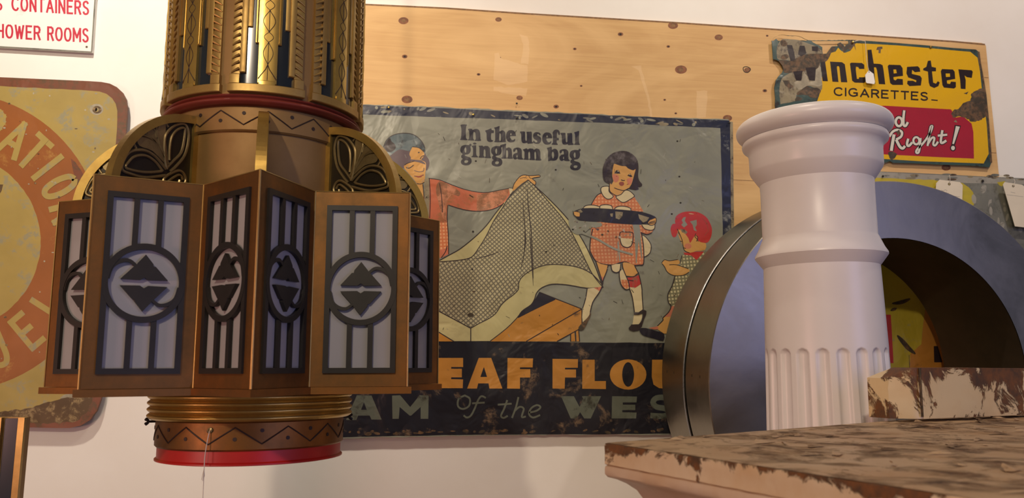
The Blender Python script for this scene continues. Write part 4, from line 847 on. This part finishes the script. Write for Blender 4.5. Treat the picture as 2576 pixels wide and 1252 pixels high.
# fins
def fin_map(x, y): return (.172+(1085-x)/995*.158, .432-(y-100)/1020*.142)
def fin_parts():
    f = lambda r, z, h: (h, -r, z-ZB)
    FT = .0085; ri_, zc = .1655, .2735; Aa, Bb = .166, .158
    el = lambda da, n=28: [(ri_+(Aa-da)*math.sin(PI/2*i/n), zc+(Bb-da)*math.cos(PI/2*i/n)) for i in range(n+1)]
    outer = [(ri_, zc)]+el(0); inner = [(ri_+.011, zc+.002)]+[p for p in el(.0145) if p[0] > ri_+.012]
    inner.insert(1, (ri_+.011, zc+Bb-.0148))
    bm = bmesh.new(); extrude_poly(bm, outer, [inner], f, -FT, FT)
    fr = obj('fin', bm, M['brass'], lan)
    bm = bmesh.new(); extrude_poly(bm, inner, (), f, -.0028, .0028); obj('back_plate', bm, M['dark_bronze'], fr)
    bm = bmesh.new()
    for q, r in (('750,880 715,740 700,560 720,430 830,290 960,250 1010,400 970,640 860,820 790,900', .0027), ('775,760 770,600 790,450 860,340 950,300 952,450 920,620 830,750 750,860', .0024),
        ('740,880 600,760 470,720 330,760 250,850 215,1010 320,1045 500,1045 740,960', .0027), ('700,915 600,820 480,780 360,820 290,900 262,985 420,992 560,965 690,920', .0024),
        ('770,810 660,620 590,420 620,320 680,292 735,345', .0022), ('745,820 610,600 460,540 350,570 318,640 365,725', .0022), ('700,740 570,570 462,505 462,425 560,430 600,520', .0022),
        ('760,1140 722,1080 735,985 880,868 960,872 1003,950 975,1040 925,1035 925,975', .0027), ('965,960 935,915 880,930 770,1040 790,1112 842,1108 835,1065', .0024)):
        pts = [fin_map(*[float(v) for v in w_.split(',')]) for w_ in q.split()]
        for s in (-1, 1): tube(bm, [(s*.0040, -r_, z_-ZB) for r_, z_ in cr(pts, 5, False)], r, 7)
    # solid petals
    for q in ('765,800 650,600 605,430 640,330 700,320 710,500', '740,820 600,610 470,560 370,590 400,680 560,700', '700,740 590,590 490,510 490,440 560,450'):
        pts = [fin_map(*[float(v) for v in w_.split(',')]) for w_ in q.split()]
        extrude_poly(bm, cr(pts, 3), (), f, -.0045, .0045)
    obj('palmette', bm, M['old_gold'], fr, smooth=True)
    return fr
fin0 = fin_parts()
for k in range(8):
    if k == 0: f_ = fin0
    else:
        f_ = fin0.copy(); C.objects.link(f_); f_.parent = lan
        for ch in list(fin0.children): c_ = ch.copy(); C.objects.link(c_); c_.parent = f_
    f_.rotation_euler = (0, 0, A0+k*PI/4)
# relief panels on the upper drum
def cbox(bm, u0, u1, z0, z1, r1, r0=RB-.002, mi=0, bev=.0012):
    n = max(2, int(abs(u1-u0)/.006)); rows = []
    prof = [(r0, z0), (r1-bev, z0), (r1, z0+bev), (r1, z1-bev), (r1-bev, z1), (r0, z1)]
    for i in range(n+1):
        u = u0+(u1-u0)*i/n; e = bev if i in (0, n) else 0
        rows.append([bm.verts.new(L(max(r0, r-(e if r > r0 else 0)), u/RB, z)) for r, z in prof])
    for i in range(n):
        for j in range(len(prof)-1): bm.faces.new((rows[i][j], rows[i+1][j], rows[i+1][j+1], rows[i][j+1])).material_index = mi
    for rr in (rows[0], rows[-1]): bm.faces.new(rr).material_index = mi
Z0 = .4665
def relief():
    bm = bmesh.new(); cbox(bm, -.0455, .0455, Z0+.012, ZTOP-.02, RB+.0035); bg = obj('blue_inlay', bm, M['midnight'], lan, smooth=True)
    bm = bmesh.new()
    cbox(bm, -.0640, .0640, Z0, Z0+.0150, RB+.0125)
    for s in (-1, 1):
        c_ = lambda a_, b_, *r: cbox(bm, min(s*a_, s*b_), max(s*a_, s*b_), *r)
        c_(.0455, .0620, Z0+.0150, Z0+.033, RB+.0105)
        c_(.0455, .0605, Z0+.033, ZTOP-.02, RB+.0070)
        c_(.0360, .0457, Z0+.036, ZTOP-.02, RB+.0095)
        c_(.0275, .0362, Z0+.122, ZTOP-.02, RB+.0075)
        z = Z0+.040
        while z < ZTOP-.03:
            tube(bm, [L(RB+.0072, s*.0600/RB, z-.0045), L(RB+.0082, s*.0530/RB, z), L(RB+.0085, s*.0465/RB, z+.0035)], [.0008, .0019, .0022], 6); z += .0128
    o = obj('relief_panel', bm, M['brass_relief'], lan, smooth=True); bg.parent = o
    bm = bmesh.new()
    cbox(bm, -.0155, .0155, Z0+.0170, ZTOP-.02, RB+.0105); cbox(bm, -.0215, .0215, Z0+.092, ZTOP-.02, RB+.0085); cbox(bm, -.0130, .0130, Z0+.013, Z0+.022, RB+.0125)
    for u in (-.0185, .0185): tube(bm, [L(RB+.0092, u/RB, Z0+.094), L(RB+.0092, u/RB, ZTOP-.03)], .0012, 6)
    rr = RB+.0105
    for z0, z1, hw in ((.052, .094, .0080), (.1125, .1545, .0098), (.173, .215, .0098), (.2335, .2755, .0098), (.294, .336, .0098)):
        for s in (-1, 1): tube(bm, [L(rr, s*hw*math.sin(PI*i/10)**1.3/RB, Z0+z0+(z1-z0)*i/10) for i in range(11)], .0007, 5, mi=1)
        tube(bm, [L(rr+.0001, s_*0/RB, Z0+zz_) for s_, zz_ in ((0, z0), (0, z1))], .0007, 5, mi=1)
        if z0 > .06:
            for s in (-1, 1): tube(bm, [L(rr, s*.0075*math.sin(PI*i/8)/RB*(0 if i in (0, 8) else 1), Z0+z0-.0185+(.0185)*i/8) for i in range(9)], .0006, 5, mi=1)
    for s in (-1, 1): tube(bm, [L(rr, s*u/RB, Z0+z) for u, z in ((0, .052), (.003, .043), (.009, .034), (.0148, .025))], .0008, 5, mi=1)
    tube(bm, [L(rr+.0001, 0, Z0+.023), L(rr+.0001, 0, Z0+.052)], .0007, 5, mi=1)
    q = obj('leaf_strip', bm, [M['brass'], M['groove']], o, smooth=True)
    return o
rel0 = relief()
for k in range(8):
    if k == 0: f_ = rel0
    else:
        f_ = rel0.copy(); C.objects.link(f_); f_.parent = lan
        for ch in list(rel0.children): c_ = ch.copy(); C.objects.link(c_); c_.parent = f_
    f_.rotation_euler = (0, 0, A0+.012+k*PI/4)
# thumbscrews, thread, hanging stem
def thumb(th):
    bm = bmesh.new(); z = -.1085
    tube(bm, [L(.166, th, z), L(.182, th, z)], .0022, 8)
    for dz in (-.0042, .0042): tube(bm, [L(.179, th, z+dz*.3), L(.1835, th, z+dz), L(.185, th, z+dz*1.3)], [.0022, .0032, .0022], 8)
    return obj('thumbscrew', bm, M['black_iron'], lan, smooth=True)
thumb(A0-1.40); thumb(A0+1.52)
bm = bmesh.new(); lathe(bm, [(.0045, 0), (.0045, .002), (.0018, .003), (.0018, .0012), (.0001, .0012)], 16)
e_ = obj('eyelet', bm, M['old_gold'], lan, loc=L(.1682, -.225, -.118), rot=(PI/2, 0, -.225), smooth=True)
bm = bmesh.new(); tp = [L(.1705, -.225, -.119), L(.173, -.235, -.135), L(.1755, -.245, -.160), L(.1755, -.245, -.185), L(.1755, -.242, -.28), L(.175, -.24, -.36)]
tube(bm, cr([tuple(p) for p in tp], 4, False), .0007, 6)
for i in range(5): tube(bm, [L(.1755, -.245+R_.uniform(-.004, .004), -.176), L(.176+R_.uniform(0, .003), -.245+R_.uniform(-.02, .02), -.19-R_.random()*.01)], .0004, 4)
obj('hanging_thread', bm, M['string'], lan, smooth=True)['label'] = 'thin pink thread'
bm = bmesh.new(); tube(bm, [(0, 0, ZTOP+.02-ZB), (.0, 0, 2.66-ZB)], .012, 14); lathe(bm, [(.0001, CEIL-.045-ZB), (.05, CEIL-.04-ZB), (.07, CEIL-.002-ZB), (.0001, CEIL-.002-ZB)], 32)
obj('hanging_stem', bm, M['dark_bronze'], lan, smooth=True)

# ------------------------------------------------------------------ white fluted column
CD, CX, CS = 2.0, 1.0682, .9
def col_part(bm, prof, n=120): lathe(bm, prof, n)
CBASE = FLOOR
colr = empty('fluted_column', (CX*CS-.0189*FLOOR, CD*CS-.0079*FLOOR, FLOOR), (.0079, -.0189, 0))
tag(colr, 'white painted fluted column with a round moulded top standing behind the rusty cabinet', 'column')
zf_ = lambda z: z*CS-FLOOR
bm = bmesh.new()
tor = [(.168+.0318*math.cos(t), .630+.0272*math.sin(t)) for t in [PI*.5-PI*i/16 for i in range(17)]]
lathe(bm, [(r*CS, zf_(z)) for r, z in [(.0001,.6565),(.150,.6572)]+tor+[(.176,.6018),(.183,.600),(.186,.593),(.184,.585),(.176,.578),(.1705,.571),(.1690,.560),(.1687,.521),(.1660,.514),(.150,.490),(.1440,.482)]], 160)
obj('capital', bm, M['column'], colr, smooth=True)
bm = bmesh.new(); lathe(bm, [(r*CS, zf_(z)) for r, z in [(.1440,.484),(.1432,.46),(.1434,.336),(.1460,.331)]+[(.1575,.3035),(.1650,.2905),(.1655,.2850),(.1620,.2800),(.1480,.2610),(.1448,.2570)]], 160)
obj('collar', bm, M['column'], colr, smooth=True)
# fluted shaft
zt_ = onY(2083, 873, CD-.148).z; NF = 20; rows = []
def rs(z): return .1446+(.2588-z)*.0275 if z > -1 else .179
zs = [.2590, .20, .12, zt_+.012]+[zt_+.008-.0022*i for i in range(16)]+[zt_-.035-.03*i for i in range(49)]
zs = [z for z in zs if z > FLOOR/CS+.22]
NA = NF*18
bm = bmesh.new()
for z in zs:
    row = []
    for i in range(NA):
        t = 2*PI*i/NA; u = ((t*NF/(2*PI)+.22) % 1)-.5; r0 = rs(z); hw = .30
        x_ = u/hw; pitch = 2*PI*r0/NF; dep = 0
        top_ = (z-(zt_-hw*pitch))/(hw*pitch) if z > zt_-hw*pitch else 0
        q = x_*x_+top_*top_
        if q < 1: dep = .0105*math.sqrt(1-q)
        row.append(bm.verts.new(((r0-dep)*CS*math.sin(t), -(r0-dep)*CS*math.cos(t), zf_(z))))
    rows.append(row)
for j in range(len(rows)-1):
    for i in range(NA): k = (i+1) % NA; bm.faces.new((rows[j][i], rows[j][k], rows[j+1][k], rows[j+1][i]))
obj('fluted_shaft', bm, M['column'], colr, smooth='raw')
bm = bmesh.new(); zl = zs[-1]; lathe(bm, [(r*CS, zf_(z)) for r, z in [(rs(zl),zl+.001),(.192,zl-.01),(.196,zl-.03),(.188,zl-.05),(.2,zl-.07),(.205,zl-.10),(.19,zl-.13),(.21,zl-.14),(.21,FLOOR/CS),(.0001,FLOOR/CS)]], 96)
obj('base', bm, M['column'], colr, smooth=True)

# ------------------------------------------------------------------ hollow metal ring
sc = 1.0
RC = Vector((1.495, 2.35, -.0336))*sc; ryaw, rpit = -.0654, -.0485; RO, RI, RTh, RG = .6303*sc, .4497*sc, .3736*sc, .1952*sc
nv = Vector((math.sin(ryaw)*math.cos(rpit), math.cos(ryaw)*math.cos(rpit), math.sin(rpit))); av = Vector((math.cos(ryaw), -math.sin(ryaw), 0)); bv = av.cross(nv)
RM = Matrix((( av.x, bv.x, nv.x), (av.y, bv.y, nv.y), (av.z, bv.z, nv.z)))
ringo = empty('metal_ring', RC+nv*RTh*.5-bv*0, RM.to_euler()); ringo.location = RC+nv*RTh*.5
tag(ringo, 'big hollow brushed metal ring with a dark inside standing upright behind the white column', 'ring')
def rl(name, segs, n=180):
    bm = bmesh.new(); mats = []
    for prof, m in segs:
        if M[m] not in mats: mats.append(M[m])
        rr_ = []
        lathe(bm, prof, n, mi=mats.index(M[m]), fn=lambda r, z, t: (r*math.cos(t), r*math.sin(t), z))
    return obj(name, bm, mats, ringo, smooth=True)
def ring_pt(x, y, k=.0):
    d = px_ray(x, y); p = d*(RC.dot(nv)/d.dot(nv)); q = p-(RC+nv*RTh*.5); return Vector((q.dot(av), q.dot(bv), -RTh*.5-k))
h0 = -RTh*.5; hg = h0+RG; h1 = RTh*.5
rl('front_channel', [([(RO, h0+.001), (RI+.002, h0+.0005)], 'alu_face'), ([(RO, h0+.001), (RO+.001, h0+.002), (RO, h0+.006), (RO+.0005, hg-.014), (RO-.001, hg-.010), (RO-.045, hg-.010)], 'alu_side'), ([(RI+.002, h0+.0005), (RI, h0+.003), (RI, h1-.002)], 'liner')])
rl('rear_channel', [([(RO-.045, hg+.006), (RO-.001, hg+.006), (RO+.001, hg+.009), (RO, hg+.014), (RO+.0005, h1-.003), (RO-.002, h1), (RI+.001, h1), (RI+.001, h1-.002)], 'alu_side')])
rl('seam_bead', [([(RO-.0005+.0034*math.cos(2*PI*i/8), hg-.012+.0034*math.sin(2*PI*i/8)) for i in range(9)], 'alu_face')])
for zt2 in (0,):
    for h_ in (h0+.045, h0+.105, hg+.055, hg+.115):
        bm = bmesh.new(); t = PI-.02; q = Vector((RO*math.cos(t), RO*math.sin(t), h_)); box(bm, (q.x-.001, q.y-.004, q.z-.0008), (q.x+.0008, q.y+.004, q.z+.0008))
        obj('slot_mark', bm, M['dark'], ringo)
bm = bmesh.new()
for q in ([(2261,463),(2252,480),(2247,520),(2245,560),(2244,590)], [(2334,484),(2335,520),(2331,570),(2328,590),(2320,604)], [(2343,505),(2352,535),(2350,585)], [(2402,608),(2403,642)], [(2474,566),(2482,588),(2483,625),(2488,632)], [(2415,575),(2424,590)], [(2300,545),(2310,565)], [(2380,540),(2390,552)], [(1905,640),(1898,700),(1902,760)], [(1858,700),(1855,760),(1846,800),(1825,840)]):
    tube(bm, cr([tuple(ring_pt(x, y)) for x, y in q], 4, False), .0007, 5)
o = obj('scratches', bm, M['alu_side'], ringo, smooth=True); o['kind'] = 'stuff'
# plinth under the ring
zpl = -.69
t_ = [RC+nv*k+bv*0 for k in (0, RTh)]
pl = empty('display_plinth', (1.45, 2.55, FLOOR)); tag(pl, 'low wooden display plinth under the big metal ring, hidden behind the cabinet', 'plinth')
bm = bmesh.new(); box(bm, (-.42, -.20, .02), (.42, .20, zpl-FLOOR-.03)); obj('plinth_body', bm, M['ply'], pl)
bm = bmesh.new(); box(bm, (-.45, -.215, zpl-FLOOR-.03), (.45, .21, zpl-FLOOR)); obj('plinth_top', bm, M['ply'], pl)
bm = bmesh.new(); box(bm, (-.40, -.19, 0), (.40, .19, .02)); obj('plinth_base', bm, M['dark'], pl)

# ------------------------------------------------------------------ rusty white cabinet
KZ = -.105
K0 = onZ(1521, 1113, KZ); K0.z = 0
vd = onZ(2200, 1216, KZ); vd.z = 0; ud = onZ(2195, 1061, KZ); ud.z = 0
vdir = (vd-K0).normalized(); udir = (ud-K0).normalized()
KL, KW = 1.05, 1.30
K1 = K0+udir*KW; K3 = K0+vdir*KL; K2 = K0+udir*KW+vdir*KL
cab = empty('painted_cabinet', (K0.x, K0.y, FLOOR)); tag(cab, 'old white painted metal cabinet with rusty brown top and peeling edges, right foreground', 'cabinet')
def inset(d):
    P = [K0, K3, K2, K1]; out = []
    for i in range(4):
        a_, b_, c_ = P[i-1], P[i], P[(i+1) % 4]; e1 = (b_-a_).normalized(); e2 = (c_-b_).normalized()
        n1 = Vector((-e1.y, e1.x, 0)); n2 = Vector((-e2.y, e2.x, 0))
        q = b_ + (n1+n2)/(1+n1.dot(n2))*d; out.append(q-K0)
    return out
SG = 1 if ((K3-K0).cross(K1-K0)).z > 0 else -1
def sweep(name, prof, m, seg=60, jit=0):
    bm = bmesh.new(); rows = []
    for d, z in prof:
        P = inset(-d*SG*-1 if False else d*SG); row = []
        for i in range(4):
            for j in range(seg):
                p = P[i].lerp(P[(i+1) % 4], j/seg); row.append(bm.verts.new((p.x+R_.uniform(-jit, jit), p.y+R_.uniform(-jit, jit), z+KZ-FLOOR+R_.uniform(-jit, jit)*.6)))
        rows.append(row)
    n = seg*4
    for j in range(len(rows)-1):
        for i in range(n): k = (i+1) % n; bm.faces.new((rows[j][i], rows[j][k], rows[j+1][k], rows[j+1][i]))
    return bm, rows
bm, rows = sweep('', [(.004,-.0001),(.0005,-.001),(0,-.004),(.0,-.012),(.0005,-.020),(0,-.0275),(.003,-.0295)], None, 90, .0006)
for v in bm.verts: v.co.z -= 0
o = obj('top_edge', bm, M['cab_edge'], cab, smooth=True)
# object coordinates for the rust fade run down from the top
dz = KZ-FLOOR
for v in o.data.vertices: v.co.z -= dz
o.location.z = dz
bm, rows = sweep('', [(.004,-.029),(.0008,-.0305),(.0,-.034),(.0,-.041),(.003,-.0445),(.012,-.047),(.022,-.052),(.032,-.060),(.039,-.072),(.043,-.090),(.045,-.12)], None, 60, .0003)
obj('cove_moulding', bm, M['cab_body'], cab, smooth=True)
bm, rows = sweep('', [(.045,-.12),(.0455,-.30),(.0455,-.80),(.0455,FLOOR-KZ)], None, 20, .0)
obj('cabinet_body', bm, M['cab_body'], cab, smooth=True)
# top sheet: buckled and flaking
bm = bmesh.new(); NX = 110; P = inset(.002*SG); G = []
from mathutils import noise as mn
for i in range(NX+1):
    row = []
    for j in range(NX+1):
        a_ = P[0].lerp(P[3], i/NX); b_ = P[1].lerp(P[2], i/NX); p = a_.lerp(b_, j/NX)
        e = min(i, NX-i, j, NX-j)/5.; e = min(1, e)
        h_ = (mn.noise(Vector((p.x*14, p.y*14, 0)))*.0016+abs(mn.noise(Vector((p.x*45, p.y*45, 3))))*.0018)*e
        row.append(bm.verts.new((p.x, p.y, dz+h_)))
    G.append(row)
for i in range(NX):
    for j in range(NX): bm.faces.new((G[i][j], G[i+1][j], G[i+1][j+1], G[i][j+1]))
obj('rusty_top', bm, M['cab_top'], cab, smooth='raw')
# curled paint flakes on top
bm = bmesh.new(); nrm = udir.cross(Vector((0, 0, 1)))
def flake(p, L_, wd_, lift, ang):
    c, s = math.cos(ang), math.sin(ang); n = 8; A, B = [], []
    for i in range(n+1):
        t = i/n; x = (t-.5)*L_; ww = wd_*(.5+.5*math.sin(PI*t))*R_.uniform(.6, 1.1)
        base = Vector((p.x+c*x, p.y+s*x, 0))
        A.append(bm.verts.new((base.x, base.y, dz+.002))); B.append(bm.verts.new((base.x-s*ww, base.y+c*ww, dz+.002+lift*math.sin(PI*t)*R_.uniform(.7, 1.2))))
    for i in range(n): bm.faces.new((A[i], A[i+1], B[i+1], B[i]))
ua = math.atan2(udir.y, udir.x)
for i in range(110):
    p = udir*R_.uniform(.05, KW-.1)+vdir*R_.uniform(.02, .75)
    flake(p, R_.uniform(.01, .045), R_.uniform(.004, .014), R_.uniform(.001, .0035), ua+R_.uniform(-.6, .6))
for px_, py_, L_, lf in ((1930,1117,.04,.004), (2060,1126,.035,.003), (2330,1074,.10,.003), (2560,1188,.03,.006)):
    p = onZ(px_, py_, KZ)-K0; flake(Vector((p.x, p.y, 0)), L_, .016, lf, ua)
obj('paint_flakes', bm, M['cab_top'], cab, smooth='raw')['kind'] = 'stuff'

# low curb standing on the cabinet top, at the back
Kc = onZ(2322, 1062, KZ); Kl = onZ(2196, 1060, KZ); Kr = onZ(2700, 1045, KZ)
Kl = Kc+(Kl-Kc).normalized()*min((Kl-Kc).length, .20)*.66
cu = empty('curb_block', (Kc.x, Kc.y, KZ+.0065)); tag(cu, 'rust-patched cream block with a bent corner sitting on the back of the cabinet top', 'block')
CH = .098
def P2(p): return Vector((p.x-Kc.x, p.y-Kc.y, 0))
l_, r_ = P2(Kl), P2(Kr); r_ = r_.normalized()*.62
back = Vector((-r_.y, r_.x, 0)).normalized()
if back.y < 0: back = -back
thk = .05
fl = [l_+(-l_).normalized()*0, l_*.66, l_*.33, l_*.12, l_*.04+r_*.02, r_*.09, r_*.3, r_*.6, r_]
hs = [.78, .87, .95, .99, .99, .99, 1.0, 1.0, 1.0]
bm = bmesh.new(); cols_ = []
NZ = 9
for j, (p, hh) in enumerate(zip(fl, hs)):
    col = []
    for i in range(NZ): t = i/(NZ-1); q = p + Vector((R_.uniform(-.0012, .0012), R_.uniform(-.0012, .0012), 0)); col.append(bm.verts.new((q.x, q.y, t*CH*hh)))
    bk = p+(back if j > 2 else (back+(l_.normalized().cross(Vector((0,0,1)))*-.3)).normalized())*thk
    if j <= 2: bk = p + back*thk*(.9)
    col.append(bm.verts.new((bk.x, bk.y, CH*hh))); col.append(bm.verts.new((bk.x, bk.y, 0))); cols_.append(col)
for j in range(len(fl)-1):
    for i in range(NZ+1): bm.faces.new((cols_[j][i], cols_[j+1][i], cols_[j+1][i+1], cols_[j][i+1]))
    bm.faces.new((cols_[j][0], cols_[j][-1], cols_[j+1][-1], cols_[j+1][0]))
for c_ in (cols_[0], cols_[-1]): bm.faces.new(c_)
obj('curb_shell', bm, M['curb'], cu, smooth=True)
bm = bmesh.new(); tube(bm, [(-.001, -.001, .004), (-.0015, -.0015, CH*.5), (-.001, -.001, CH*.98)], .0022, 6); obj('corner_seam', bm, M['rust'], cu, smooth=True)

# ------------------------------------------------------------------ blue and gold post, bottom left
pz = onY(20, 1050, 1.9).z
pp = onY(62, 1050, 1.9); pq = onY(-160, 1050, 1.9)
post = empty('deco_post', ((pp.x+pq.x)/2, 1.95, FLOOR)); tag(post, 'gold and midnight blue deco post cut off at the bottom left corner', 'post')
hw_ = (pp.x-pq.x)/2; ph_ = pz-FLOOR
bm = bmesh.new(); box(bm, (-hw_, -.04, 0), (hw_, -.022, ph_)); obj('post_body', bm, M['bronze_body'], post)
for s in (-1, 1):
    bm = bmesh.new(); box(bm, (min(s*hw_, s*(hw_-.013)), -.05, 0), (max(s*hw_, s*(hw_-.013)), -.04, ph_)); obj('gold_strip', bm, M['brass_relief'], post)
    bm = bmesh.new(); box(bm, (min(s*(hw_-.016), s*(hw_-.042)), -.044, 0), (max(s*(hw_-.016), s*(hw_-.042)), -.04, ph_-.002)); obj('blue_inlay', bm, M['midnight'], post)
bm = bmesh.new(); box(bm, (-hw_+.046, -.052, 0), (hw_-.046, -.04, ph_)); obj('relief_centre', bm, M['brass_relief'], post)
